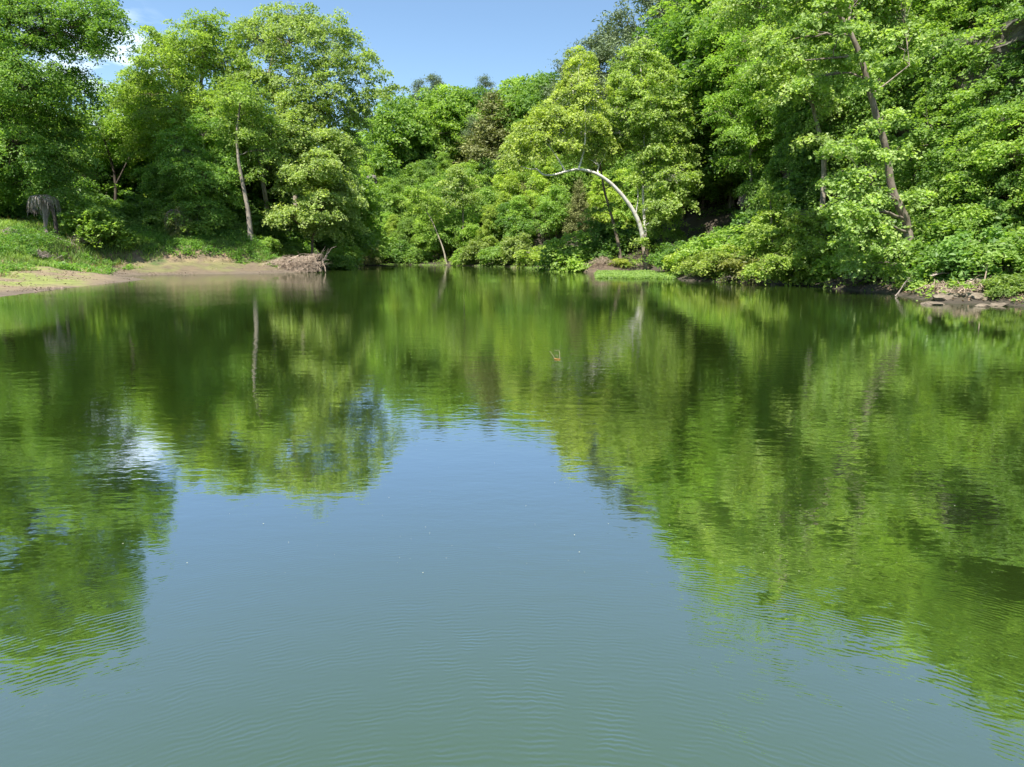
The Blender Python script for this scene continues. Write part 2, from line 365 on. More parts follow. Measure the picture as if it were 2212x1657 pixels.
wx = n.new('ShaderNodeMixShader'); l.new(fr_.outputs['Color'], wx.inputs['Fac']); l.new(df.outputs[0], wx.inputs[1]); l.new(gl.outputs[0], wx.inputs[2])
l.new(wx.outputs[0], n['Material Output'].inputs['Surface']); n.remove(p)
tag(link('water', mesh_np('water', [(-400, -400, 0), (400, -400, 0), (400, 300, 0), (-400, 300, 0)], [(0, 1, 2, 3)]), wmat), 'calm green river with rippled reflections', kind='structure')

# ------------------------------------------------------------------ foliage
def sphere_dirs(n, rng):
    return unit(rng.normal(0, 1, (n, 3)))
def leaf_cards(C, N, S, asp, rng, droop=.15):
    n = len(C); t = unit(np.cross(N, sphere_dirs(n, rng))); b_ = np.cross(N, t)
    S = S[:, None]
    v = np.stack((C - t * S * .5, C + b_ * S * asp * .5 + N * S * .10, C + t * S * .5 - N * S * droop, C - b_ * S * asp * .5 + N * S * .10), 1)
    return v.reshape(-1, 3)
def clump_leaves(CC, OUT, RC, K, size, asp, rng, up=.62, flat=.28, jit=.5, droop=.35):
    """sprays of leaves: shallow drooping domes round each clump centre"""
    K = int(K * 1.35); m = len(CC); A = unit(np.array((0, 0, 1.)) * .85 + OUT * .55)
    B = unit(np.cross(A, sphere_dirs(m, rng))); D = np.cross(A, B)
    k = np.repeat(np.arange(m), K); n = len(k)
    r_ = np.sqrt(rng.uniform(0, 1, n)); th = rng.uniform(0, 6.283, n)
    lob = 1 + .35 * np.sin(th * 3 + k * 1.7) * r_                    # fingered edge
    rr = r_ * RC[k] * lob
    P = CC[k] + B[k] * (rr * np.cos(th))[:, None] + D[k] * (rr * np.sin(th))[:, None] + A[k] * (rng.normal(0, flat, n) * RC[k] * .6)[:, None]
    P[:, 2] -= droop * r_ ** 2 * RC[k]
    N = unit(np.array((0, 0, 1.)) * up + OUT[k] * .42 + rng.normal(0, jit, (n, 3)))
    S = size * rng.uniform(.45, 1.5, n)
    tint = np.clip(rng.normal(.5, .17, m)[k] + rng.normal(0, .16, n), 0, 1)
    return leaf_cards(P, N, S, asp, rng), tint
def lobe_clumps(lobes, rc, rng, dens=1.0, inner=.34, lowcut=-.55):
    lobes = [tuple(np.asarray(x, float) for x in q) for q in lobes]
    CC, OUT, RC, LI = [], [], [], []
    for li, (c, rad) in enumerate(lobes):
        rm = (rad[0] * rad[1] * rad[2]) ** (1 / 3)
        m = max(5, int(7.4 * (rm / rc) ** 2 * dens))
        d = sphere_dirs(int(m * 1.5), rng); d = d[d[:, 2] > lowcut + rng.normal(0, .2, len(d))][:m]
        k = rng.normal(0, 2.4, (4, 3)); ph = rng.uniform(0, 6.28, 4)
        wob = 1 + .25 * np.sin(d @ k.T + ph).sum(1) / 1.6
        f = (1 - .5 * rng.uniform(0, 1, len(d)) ** 2.2) * wob + .28 * (rng.uniform(0, 1, len(d)) < .12)
        P = c + d * rad * f[:, None]
        # clumps buried well inside a neighbouring lobe are mostly left out
        keep = np.ones(len(P), bool)
        for lj, (c2, r2) in enumerate(lobes):
            if lj != li: keep &= (((P - c2) / r2) ** 2).sum(1) > .62
        keep |= rng.uniform(0, 1, len(P)) < inner
        CC.append(P[keep]); OUT.append(unit(d / rad)[keep]); RC.append((rc * rng.uniform(.6, 1.35, len(P)))[keep]); LI.append(np.full(keep.sum(), li))
    return np.concatenate(CC), np.concatenate(OUT), np.concatenate(RC), np.concatenate(LI)
def leaf_mesh(name, V, tint):
    nq = len(V) // 4
    me = mesh_np(name, V, np.arange(nq * 4).reshape(-1, 4))
    a = me.attributes.new('tint', 'FLOAT', 'FACE'); a.data.foreach_set('value', tint.astype(np.float32))
    return me
def build_tree(name, base, trunks, lobes, rng, rc=1.0, K=48, leaf=.30, asp=.62, dens=1., bark=None, leafm=None, color=(.08, .16, .03), twig=.5, crown_name='crown',
               up=.62, droop=.35, inner=.34, lowcut=-.55, jit=.5, flat=.28, extra=None):
    """trunks: list of (points, r0, r1) in world coordinates, the first is the bole; lobes: (centre, radii) in world coordinates"""
    base = np.asarray(base, float); root = empty(name, base)
    T = Tubes(); skel = []
    for i, (P, r0, r1) in enumerate(trunks):
        Q = smooth_path(np.asarray(P, float) - base, 5); tt = np.linspace(0, 1, len(Q))
        rad = r0 + (r1 - r0) * tt ** .8
        if i == 0: rad = rad + r0 * .45 * np.exp(-tt * 18)
        T.add(Q, rad, 9, rng, .06); skel.append((Q, rad))
    L = [(np.asarray(c, float) - base, np.asarray(r, float)) for c, r in lobes]
    SP = np.concatenate([q for q, _ in skel]); SR = np.concatenate([r for _, r in skel])
    tips = []
    for c, r in L:
        dd = np.linalg.norm(SP - c, axis=1) + np.where(SP[:, 2] > c[2] - .15 * r[2], 3. + 1.5 * np.maximum(0, SP[:, 2] - c[2]), 0)
        j = int(np.argmin(dd)); a = SP[j]
        path = limb_path(a, c + np.array((0, 0, r[2] * .25)), rng, .06, 7)
        r0 = min(SR[j] * .6, .035 + .012 * np.linalg.norm(c - a)); T.add(path, np.linspace(r0, r0 * .35, len(path)), 6, rng, .05); tips.append((path, r0))
    CC, OUT, RC, LI = lobe_clumps(L, rc, rng, dens, inner, lowcut)
    for q in np.where(rng.uniform(0, 1, len(CC)) < twig)[0]:
        path, r0 = tips[LI[q]]; a = path[rng.integers(2, len(path))]
        pp = limb_path(a, CC[q], rng, .05, 4); rr = max(.014, r0 * .38); T.add(pp, np.linspace(rr, .008, 4), 3)
    link('trunk', T.mesh('trunk'), bark or BARK, root)
    V, t = clump_leaves(CC, OUT, RC, K, leaf, asp, rng, up, flat, jit, droop)
    link(crown_name, leaf_mesh('crown', V, t), leafm or LEAF, root, color)
    return root
def plobe(px, py, rx, ry, Y, off=0, dep=.85):
    s = metre(px, py, Y + off)
    return (at(px, py, Y + off), np.array((rx * s, rx * s * dep, ry * s)))
def ppath(pts, Y): return [at(q[0], q[1], Y + (q[2] if len(q) > 2 else 0)) for q in pts]

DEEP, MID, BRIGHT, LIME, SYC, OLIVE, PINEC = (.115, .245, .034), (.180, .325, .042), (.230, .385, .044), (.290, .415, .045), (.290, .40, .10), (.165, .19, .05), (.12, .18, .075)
rng = np.random.default_rng(11)

# ---- the big trees of the left bank
def hero(name, label, Y, trunks, lobes, group=None, cat='tree', **kw):
    b0 = np.array(at(trunks[0][0][0][0], trunks[0][0][0][1], Y)); b0[2] = ground(b0[0], b0[1]) - .15
    tr = []
    for i, (pts, r0, r1) in enumerate(trunks):
        P = ppath(pts, Y)
        if i == 0: P[0] = b0
        tr.append((P, r0, r1))
    lb = [plobe(q[0], q[1], q[2], q[3], Y, q[4] if len(q) > 4 else 0) for q in lobes]
    o = build_tree(name, b0, tr, lb, np.random.default_rng(int(abs(b0[0] * 100) + Y * 7)), **kw)
    return tag(o, label, cat, group)
LB, RB = 'tall trees on the left bank', 'trees along the right bank'
hero('broadleaf_tree', 'huge dark green tree in the top left corner with a bough over the sky gap', 80,
     [([(-25, 470), (-20, 400), (-10, 300), (10, 150), (20, 0), (10, -120)], .62, .15), ([(10, 150), (90, 60), (170, 10), (235, 10)], .2, .05)],
     [(-60, 300, 95, 80), (40, 330, 80, 70, -3), (100, 280, 75, 65, 2), (140, 350, 65, 55, 0), (-40, 180, 100, 80), (60, 190, 90, 70, -4), (150, 200, 60, 50, 3), (-50, 60, 110, 90), (60, 60, 95, 75, -2), (150, 90, 70, 48, 3), (205, 30, 58, 42, -3), (238, 62, 36, 30, -4), (215, 105, 28, 22, -3), (130, -40, 80, 60), (0, -80, 120, 80), (60, -190, 100, 70), (-30, -280, 110, 80), (-90, -370, 90, 70), (20, -350, 70, 60), (-190, -330, 110, 90), (-220, -180, 110, 90), (-180, -430, 90, 60), (-200, -20, 100, 90), (-190, 140, 100, 90), (-80, -150, 100, 90), (30, 400, 70, 40, 2), (-60, 400, 80, 50, -2), (200, -50, 50, 45, 0), (110, 405, 50, 35, -2)],
     group=LB, dens=1.35, rc=1.05, K=67, leaf=0.25, color=(.15, .295, .038), bark=BARKD)
hero('broadleaf_tree', 'smaller mid green tree with bent limbs, in the dip under the small sky gap', 104,
     [([(245, 480), (250, 400), (235, 330), (215, 280)], .3, .1), ([(250, 400), (285, 330), (310, 290)], .14, .05)],
     [(200, 265, 45, 40), (150, 280, 45, 40, 2), (255, 225, 50, 45, 3), (300, 200, 45, 40, 4), (290, 270, 50, 40, 0), (240, 300, 45, 25, 2), (190, 330, 40, 30, 0), (320, 320, 40, 40, 2), (150, 370, 45, 40, 3)],
     group=LB, dens=1.35, rc=1.1, K=59, leaf=0.27, color=BRIGHT, bark=BARKD)
hero('broadleaf_tree', 'tall yellow green tree with a pointed top, second big crown from the upper left', 100,
     [([(420, 500), (425, 400), (430, 250), (440, 110), (445, 40)], .45, .1), ([(430, 250), (370, 170), (340, 110)], .18, .05)],
     [(438, 58, 34, 28), (472, 84, 40, 34, 2), (400, 100, 46, 38, -2), (345, 104, 34, 28, 0), (325, 70, 20, 14, 0), (360, 165, 65, 55, -3), (440, 150, 70, 60, 3), (500, 150, 55, 60, 2), (305, 170, 40, 35, 2), (290, 225, 45, 40, 0), (370, 245, 65, 50, -4), (455, 240, 70, 55, -2), (510, 240, 55, 55, 0), (320, 310, 50, 45), (430, 320, 60, 50, 2), (500, 330, 55, 55, 2), (400, 400, 70, 45, 3)],
     group=LB, dens=1.35, rc=1.15, K=62, leaf=0.28, color=(.25, .385, .05), bark=BARK)
hero('maple_tree', 'fresh green leafy maple standing in front of the tall yellow green tree', 92,
     [([(440, 505), (442, 440), (445, 360), (440, 310)], .25, .07)],
     [(440, 300, 55, 40), (390, 330, 50, 40, -2), (478, 350, 36, 38, 0), (360, 390, 48, 42, 0), (430, 385, 60, 45, -3), (482, 415, 34, 40, -1), (385, 450, 52, 36, 0), (435, 455, 50, 36, -3), (350, 440, 35, 30, 1), (478, 478, 26, 22, 0)],
     group=LB, dens=1.35, rc=.9, K=67, leaf=0.24, color=(.18, .35, .042), bark=BARKG)
hero('sycamore_tree', 'tallest grey green sycamore left of the open sky, with ragged drooping right boughs', 103,
     [([(580, 500), (575, 440), (562, 350), (565, 240), (590, 120), (620, 50)], .42, .1), ([(640, 470), (640, 330), (690, 260), (720, 200), (760, 130)], .4, .06), ([(690, 290), (740, 255), (790, 225), (830, 205)], .16, .04)],
     [(640, 48, 54, 38), (582, 66, 44, 36, 2), (700, 72, 44, 36, -2), (555, 100, 55, 60, 2), (630, 100, 70, 60, -3), (710, 120, 60, 50, -3), (762, 88, 26, 26, -2), (795, 122, 24, 20, -2), (765, 165, 38, 30, -3), (826, 166, 18, 13, -3), (856, 188, 20, 10, -3), (560, 190, 60, 60, 0), (640, 190, 70, 60, -3), (720, 205, 55, 45, -4), (790, 215, 28, 22, -3), (820, 200, 22, 14, -4), (560, 280, 50, 50, 0), (610, 290, 50, 50, 2), (760, 250, 40, 35, 0), (590, 370, 45, 45, 4), (740, 310, 45, 45, 3)],
     group=LB, dens=1.0, rc=1.1, K=54, leaf=0.28, asp=.8, color=(.25, .36, .095), bark=BARKY, twig=.8)
hero('broadleaf_tree', 'tall tree with a bare tan bole leaning left, in front of the tallest sycamore', 90,
     [([(541, 500), (537, 465), (531, 430), (521, 380), (514, 335), (512, 280), (520, 220)], .34, .12)],
     [(520, 215, 46, 40), (560, 250, 40, 34, 2), (490, 265, 38, 32, 1), (535, 290, 34, 24, 1), (575, 330, 34, 30, 3), (550, 380, 18, 14, 1)],
     group=LB, rc=.95, K=56, leaf=.27, color=(.225, .36, .06), bark=BARKG)
hero('sycamore_tree', 'pale leaved sycamore with cascading sprays rising from the tip of the sandy bank', 97,
     [([(672, 552), (676, 515), (690, 480), (695, 400), (680, 300)], .22, .06)],
     [(640, 235, 36, 34), (690, 250, 40, 36, 2), (640, 290, 45, 38, -2), (700, 310, 45, 40, 0), (620, 340, 42, 36, -2), (680, 370, 55, 40, -3), (745, 360, 36, 40, 1), (640, 400, 42, 34, -2), (735, 420, 38, 36, 0), (690, 440, 50, 34, -3), (630, 465, 46, 22, -3), (600, 470, 24, 14, -3), (690, 490, 40, 24, -1), (740, 475, 36, 30, 1)],
     group=LB, dens=1.35, rc=.9, K=64, leaf=0.26, asp=.85, color=SYC, bark=BARK)

# ---- the trees of the right bank
Yw = float(on_water(1392, 588.5)[1]) + 1.0
hero('sycamore_tree', 'sycamore whose white trunk arches out over the water towards the left', Yw,
     [([(1398, 583), (1393, 545), (1388, 510), (1379, 478, -.3), (1362, 446, -.6), (1338, 415, -1), (1312, 390, -1.4), (1283, 373, -1.8), (1250, 366, -2.2), (1222, 371, -2.4), (1195, 378, -2.6), (1174, 377, -2.8), (1160, 365, -3)], .345, .085),
      ([(1250, 366, -2.2), (1262, 320, -2), (1265, 270, -2), (1263, 215, -2)], .13, .05), ([(1222, 371, -2.4), (1200, 335, -2.5), (1175, 300, -2.5)], .1, .04), ([(1160, 365, -3), (1145, 365, -3.2), (1120, 358, -3.2)], .06, .03)],
     [(1255, 160, 34, 36), (1230, 200, 40, 34, 1), (1275, 215, 36, 32, -1), (1200, 250, 42, 32, -2), (1255, 265, 40, 30, -2), (1150, 275, 40, 28, -2), (1190, 305, 44, 26, -3), (1125, 315, 34, 24, -2), (1240, 318, 40, 24, -1), (1108, 345, 26, 20, -3), (1150, 335, 30, 16, -3), (1290, 290, 36, 28, 1), (1300, 335, 36, 26, 1), (1255, 130, 24, 26, 1)],
     group=RB, rc=.85, K=62, leaf=0.24, asp=.85, color=(.32, .42, .08), bark=WHITE, twig=.7)
hero('sycamore_tree', 'slim upright sycamore sharing its foot with the arching white one', Yw + 1.2,
     [([(1403, 583), (1396, 520), (1390, 440), (1389, 380), (1391, 300), (1388, 190), (1380, 120)], .24, .06), ([(1389, 380), (1420, 320), (1445, 260)], .1, .04), ([(1372, 470), (1378, 430), (1376, 380)], .1, .05)],
     [(1385, 125, 36, 32), (1350, 165, 40, 38, 1), (1420, 165, 42, 36, 1), (1390, 205, 46, 38, -2), (1455, 210, 40, 32, 0), (1340, 235, 42, 38, 0), (1405, 265, 46, 36, -2), (1460, 275, 40, 36, -1), (1350, 300, 40, 32, 1), (1420, 330, 44, 30, -2), (1475, 335, 34, 30, 0), (1395, 385, 32, 22, -1), (1455, 395, 50, 28, -2), (1490, 385, 24, 18, -2), (1440, 440, 42, 26, -3), (1475, 440, 24, 20, -2), (1425, 470, 26, 14, -3), (1378, 520, 14, 7, -3)],
     group=RB, rc=.85, K=64, leaf=0.24, asp=.85, color=(.275, .40, .08), bark=WHITE, twig=.6)
hero('leaning_tree', 'brown mossy leaning trunk left of the white sycamore, sparse leaves along it', Yw + 3,
     [([(1342, 566), (1334, 520), (1318, 455), (1305, 410), (1296, 350), (1290, 290)], .24, .08)],
     [(1300, 330, 32, 26), (1325, 290, 34, 30, 2), (1318, 445, 12, 9), (1275, 460, 14, 9), (1335, 400, 16, 10), (1322, 490, 8, 6)],
     group=RB, rc=.6, K=40, leaf=0.22, color=MID, bark=BARK)
hero('young_tree', 'thin dark tree right of the white sycamore, behind the water plants', Yw + 1.5,
     [([(1441, 585), (1436, 555), (1430, 520), (1428, 480)], .16, .05)],
     [(1440, 470, 30, 24), (1412, 500, 20, 16), (1455, 510, 24, 18), (1430, 540, 20, 16, -1), (1460, 545, 18, 14, -1)],
     group=RB, rc=.6, K=40, leaf=0.22, color=MID, bark=BARKD)
hero('broadleaf_tree', 'broad bright green tree hanging in front of the dark cliff', 78,
     [([(1622, 455), (1623, 400), (1622, 330), (1640, 230), (1650, 120)], .24, .08)],
     [(1560, 60, 55, 45, 6), (1620, 90, 60, 45), (1690, 80, 60, 50, -2), (1570, 140, 50, 40, 3), (1640, 165, 60, 42, -3), (1710, 170, 55, 45, -2), (1590, 215, 50, 38, 0), (1655, 235, 55, 40, -3), (1725, 245, 50, 40, -1), (1545, 250, 36, 30, 0), (1590, 285, 40, 26, -2), (1660, 300, 46, 24, -3), (1720, 310, 40, 26, 0), (1640, 20, 60, 40, 3), (1600, 350, 40, 22, 0), (1700, 380, 36, 20, 2)],
     group=RB, rc=.95, K=67, leaf=0.23, color=(.225, .395, .042), bark=BARKG)
hero('sycamore_tree', 'sycamore with a grey bole half hidden behind the leaning one, over the dark cliff', 62,
     [([(1785, 395), (1780, 350), (1768, 280), (1755, 225), (1740, 120), (1730, 40)], .26, .08)],
     [(1720, 40, 60, 50), (1660, 0, 55, 45, 1), (1780, 100, 50, 40, 0), (1730, 130, 55, 40, -2), (1670, 90, 50, 45, -1), (1760, 190, 45, 34, -1), (1700, 200, 40, 30, -2), (1650, 160, 34, 28, -1), (1800, 240, 36, 24, 0), (1600, 20, 50, 40, 1), (1770, 300, 34, 12, -2), (1820, 330, 30, 14, -1), (1680, -70, 70, 50)],
     group=RB, rc=.8, K=62, leaf=0.21, asp=.85, color=(.285, .41, .10), bark=BARKG)
WF = at(1398, 583, Yw); print('YW', Yw, WF, land(WF[:1], WF[1:2]))
YL = float(on_water(1930, 634)[1]) + 1.5
hero('sycamore_tree', 'large leaning sycamore with a long bare crooked trunk on the right bank', YL,
     [([(1965, 612), (1966, 560), (1960, 490), (1945, 450, -.3), (1926, 405, -.5), (1918, 345, -.7), (1908, 300, -.9), (1890, 240, -1.1), (1876, 185, -1.2), (1858, 120, -1.3), (1834, 65, -1.4), (1806, 20, -1.5), (1780, -40, -1.5)], .31, .10),
      ([(1880, 205, -1.2), (1915, 180, -1), (1965, 140, -.8)], .07, .03), ([(1858, 120, -1.3), (1800, 125, -2), (1740, 130, -2.2)], .07, .03), ([(1935, 430, -.4), (1900, 405, -1.5), (1880, 390, -2)], .1, .04)],
     [(1830, -10, 70, 55, 2), (1750, -20, 70, 50, 2), (1770, 50, 60, 36, 1), (1830, 60, 60, 40, 1), (1910, 40, 60, 45, 2), (1950, 90, 50, 38, 1), (1720, 90, 50, 30, 1), (1790, 130, 50, 30, 0), (1850, 170, 36, 26, 0), (1950, 150, 40, 22, 1), (1760, 180, 34, 18, 0), (1870, 0, 60, 45, 1), (1820, -100, 90, 60, 3), (1920, -70, 80, 50, 3), (1830, 310, 40, 14, -2), (1790, 325, 26, 9, -3), (1880, 330, 30, 14, -2), (1850, 380, 46, 22, -2), (1800, 400, 40, 16, -2), (1880, 430, 44, 26, -2), (1820, 460, 50, 26, -3), (1880, 490, 50, 28, -3), (1840, 525, 44, 24, -3), (1910, 540, 36, 22, -3), (1935, 585, 18, 16, -3), (1870, 575, 36, 20, -2), (1862, 128, 24, 18, -2.5), (1832, 60, 30, 22, -3), (1800, 5, 40, 28, -3), (1878, 180, 14, 10, -2.2), (1905, 335, 16, 10, -2), (1890, 270, 18, 12, -2), (1925, 250, 30, 18, 0), (1945, 330, 26, 18, 0), (1960, 430, 30, 20, 0), (1975, 490, 26, 20, 0)],
     group=RB, rc=.62, K=59, leaf=0.19, asp=.9, color=(.265, .41, .095), bark=BARKL, dens=.9, twig=.6)
hero('young_sycamore', 'bright lime young sycamore with a spire top, at the bank under the cliff', 53,
     [([(1672, 600), (1670, 540), (1666, 470), (1664, 425)], .14, .04)],
     [(1665, 425, 18, 22), (1690, 432, 16, 16), (1668, 465, 30, 24), (1705, 480, 30, 24, 1), (1645, 500, 30, 24), (1690, 515, 40, 28, -1), (1740, 500, 36, 26, 1), (1775, 480, 34, 26, 1), (1640, 545, 36, 26, 0), (1700, 560, 44, 28, -2), (1755, 545, 44, 30, -1), (1800, 530, 36, 34, 1), (1790, 580, 36, 22, 0), (1650, 585, 34, 18, -1), (1735, 590, 40, 18, -1)],
     group=RB, rc=.55, K=59, leaf=0.17, asp=.85, color=(.26, .39, .045), bark=BARKG, dens=1.1)
hero('leaning_sapling', 'lone leaning sapling with a thin pale trunk and feathery yellow green top', float(on_water(960, 573)[1]) - .6,
     [([(965, 571), (958, 540), (945, 505), (932, 475), (922, 458)], .17, .08)],
     [(915, 440, 24, 16), (890, 438, 20, 14), (940, 440, 22, 16, 1), (910, 420, 22, 14), (930, 424, 18, 14, 2), (895, 460, 18, 12), (945, 465, 16, 12, 1)],
     rc=.9, K=44, leaf=.28, color=(.24, .38, .042), bark=BARKY)
hero('young_sycamore', 'pale small sycamore rising above the right of the leaning sapling', 134,
     [([(1000, 500), (1000, 440), (998, 390)], .2, .06)],
     [(985, 370, 20, 18), (1000, 400, 26, 20), (975, 400, 18, 16), (1010, 430, 24, 18), (985, 440, 22, 18)],
     rc=.9, K=42, leaf=.32, asp=.8, color=SYC, bark=BARKG)

# ------------------------------------------------------------------ kinds of hillside trees, built once, copied after
def local_tree(name, H, W, seed, style, color):
    g = np.random.default_rng(seed); base = np.zeros(3)
    if style == 'round':
        lobes = [((0, 0, H * .80), (W * .26, W * .26, H * .18))]
        for k in range(11):
            a = k * 2.4 + g.uniform(-.3, .3); z = H * (.26 + .5 * k / 11); rr = W * .33 * (1 - .35 * k / 11) * g.uniform(.8, 1.2); q = W * g.uniform(.19, .26)
            lobes.append(((math.cos(a) * rr, math.sin(a) * rr, z), (q, q, q * .8)))
        return build_tree(name, base, [([(0, 0, 0), (.1, .1, H * .3), (-.1, 0, H * .75)], .22, .06)], lobes, g, rc=1.0, K=36, leaf=.36, color=color, dens=.95, twig=.25, bark=BARK)
    if style == 'tall':
        lobes = [((0, 0, H * .92), (W * .2, W * .2, H * .09))]
        for k in range(12):
            a = k * 2.4; t = k / 11; z = H * (.2 + .66 * t); rr = W * .26 * (1.1 - .6 * t); q = W * .27 * (1.05 - .4 * t)
            lobes.append(((math.cos(a) * rr, math.sin(a) * rr, z), (q, q, q * .95)))
        return build_tree(name, base, [([(0, 0, 0), (.15, 0, H * .4), (0, .1, H * .85)], .2, .05)], lobes, g, rc=.9, K=36, leaf=.34, color=color, twig=.25, bark=BARKG)
    if style == 'fine':
        lobes = [((0, 0, H * .84), (W * .25, W * .25, H * .15))]
        for k in range(13):
            a = k * 2.4 + g.uniform(-.4, .4); z = H * (.16 + .6 * k / 13); rr = W * .34 * (1 - .35 * k / 13) * g.uniform(.75, 1.25); q = W * g.uniform(.15, .25)
            lobes.append(((math.cos(a) * rr, math.sin(a) * rr, z), (q, q, q * .75)))
        return build_tree(name, base, [([(0, 0, 0), (.15, .1, H * .3), (-.1, 0, H * .78)], .2, .05)], lobes, g, rc=.62, K=52, leaf=.19, asp=.7, color=color, dens=.85, twig=.4, bark=BARKG)
    if style == 'cedar':
        lobes = []
        for k in range(15):
            a = k * 2.4; t = k / 14; z = H * (.1 + .82 * t); rr = W * .26 * (1 - t) ** .8; q = W * .25 * (1.08 - .8 * t)
            lobes.append(((math.cos(a) * rr, math.sin(a) * rr, z), (q, q, q * 1.3)))
        return build_tree(name, base, [([(0, 0, 0), (.05, 0, H * .5), (0, 0, H * .95)], .16, .03)], lobes, g, rc=.62, K=30, leaf=.30, asp=.32, leafm=NEEDLE, color=color, twig=.2, up=.25, jit=.8, flat=.7, droop=.1, bark=BARK)
    if style == 'pine':
        lobes = []
        for k in range(13):
            a = k * 2.4 + g.uniform(-.4, .4); t = k / 12; z = H * (.42 + .55 * t); rr = W * .42 * (1.05 - .85 * t) * g.uniform(.7, 1.1); q = W * .15 * g.uniform(.8, 1.25)
            lobes.append(((math.cos(a) * rr, math.sin(a) * rr, z), (q, q, q * .6)))
        return build_tree(name, base, [([(0, 0, 0), (.1, 0, H * .5), (0, .1, H * .97)], .2, .05)], lobes, g, rc=.55, K=30, leaf=.36, asp=.2, leafm=NEEDLE, color=color, twig=.5, up=.3, jit=.9, flat=.8, droop=.0, bark=BARK)
    if style == 'shrub':
        lobes = [((0, 0, H * .62), (W * .3, W * .3, H * .34))]
        for k in range(8):
            a = k * 2.4; rr = W * .32 * g.uniform(.7, 1.1); q = W * g.uniform(.18, .25); z = H * g.uniform(.22, .6)
            lobes.append(((math.cos(a) * rr, math.sin(a) * rr, z), (q, q, q * .8 * H / W * 1.4)))
        return build_tree(name, base, [([(0, 0, 0), (.05, 0, H * .3), (0, .05, H * .6)], .06, .02), ([(0, 0, 0), (.3, .1, H * .3), (.5, .2, H * .55)], .05, .02), ([(0, 0, 0), (-.3, .1, H * .25), (-.5, -.1, H * .5)], .05, .02)],
                          lobes, g, rc=.5, K=34, leaf=.22, color=color, twig=.4, crown_name='foliage', lowcut=-.75, bark=BARKG)
PROTO = {}
for key, args in {'round0': (13, 10, 1, 'round'), 'round1': (13, 9, 2, 'round'), 'round2': (12, 11, 3, 'round'), 'tall0': (15, 7.5, 4, 'tall'), 'tall1': (14, 8, 5, 'tall'),
                  'fine0': (12, 9, 41, 'fine'), 'fine1': (13, 8, 42, 'fine'), 'big0': (22, 14, 31, 'round'), 'big1': (24, 12, 32, 'tall'), 'cedar0': (11, 5.2, 6, 'cedar'), 'cedar1': (10, 5.5, 7, 'cedar'), 'pine0': (15, 7.5, 8, 'pine'), 'pine1': (16, 7, 9, 'pine'),
                  'shrub0': (3, 4, 20, 'shrub'), 'shrub1': (2.6, 4.4, 21, 'shrub'), 'shrub2': (3.6, 3.6, 22, 'shrub'), 'shrub3': (2.2, 4.6, 23, 'shrub')}.items():
    nm = {'r': 'hillside_tree', 't': 'slender_tree', 'b': 'clifftop_tree', 'f': 'leafy_tree', 'c': 'cedar_tree', 'p': 'pine_tree', 's': 'shrub'}[key[0]]
    PROTO[key] = [local_tree(nm, args[0], args[1], args[2], args[3], MID), args[0], False]
def plant(key, P, H, color, label, cat, group=None, rz=None, wide=1.):
    rec = PROTO[key]; s = H / rec[1]; rz = rng.uniform(0, 6.28) if rz is None else rz
    loc = (P[0], P[1], P[2] - .25)
    if not rec[2]:                                     # the first one built is planted itself
        o = rec[0]; rec[2] = True; o.location = loc; o.rotation_euler = (0, 0, rz); o.scale = (s * wide, s * wide, s)
        for ch in o.children:
            if ch.name.split('.')[0] in ('crown', 'foliage'): ch.color = (*color, 1)
    else: o = copy_tree(rec[0], loc, rz, (s * wide, s * wide, s), color)
    return tag(o, label, cat, group)

# ---- the wooded hillside: rows up the slope, columns by what stands below them
SECT = [(742, 800, 'behind the pale sycamore'), (812, 868, 'behind the fallen tree'), (882, 930, 'left above the leaning sapling'), (945, 990, 'straight above the leaning sapling'), (1005, 1065, 'right of the leaning sapling'),
        (1080, 1140, 'left of the arching white trunk'), (1155, 1215, 'above the tip of the arching white trunk'), (1232, 1300, 'behind the middle of the arching white trunk'), (1320, 1390, 'behind the foot of the arching white trunk'),
        (1410, 1490, 'behind the slim upright sycamore'), (1510, 1610, 'left behind the broad cliff tree'), (1640, 1760, 'right behind the broad cliff tree')]
ROWS = [(7, 'at the foot of the slope'), (15, 'low on the slope'), (25, 'halfway up the slope'), (36, 'high on the slope'), (49, 'on the ridge')]
LOOK = {'bright': ('bright green broadleaf tree', BRIGHT, ('round0', 'round1', 'tall1')), 'deep': ('deep green broadleaf tree', DEEP, ('round2', 'round0', 'tall0')),
        'mid': ('mid green bushy tree', MID, ('round1', 'round2')), 'lime': ('yellow green young tree', LIME, ('tall0', 'tall1')),
        'cedar': ('olive brown cedar', OLIVE, ('cedar0', 'cedar1')), 'pine': ('blue green pine', PINEC, ('pine0', 'pine1'))}
hr_ = np.random.default_rng(77)
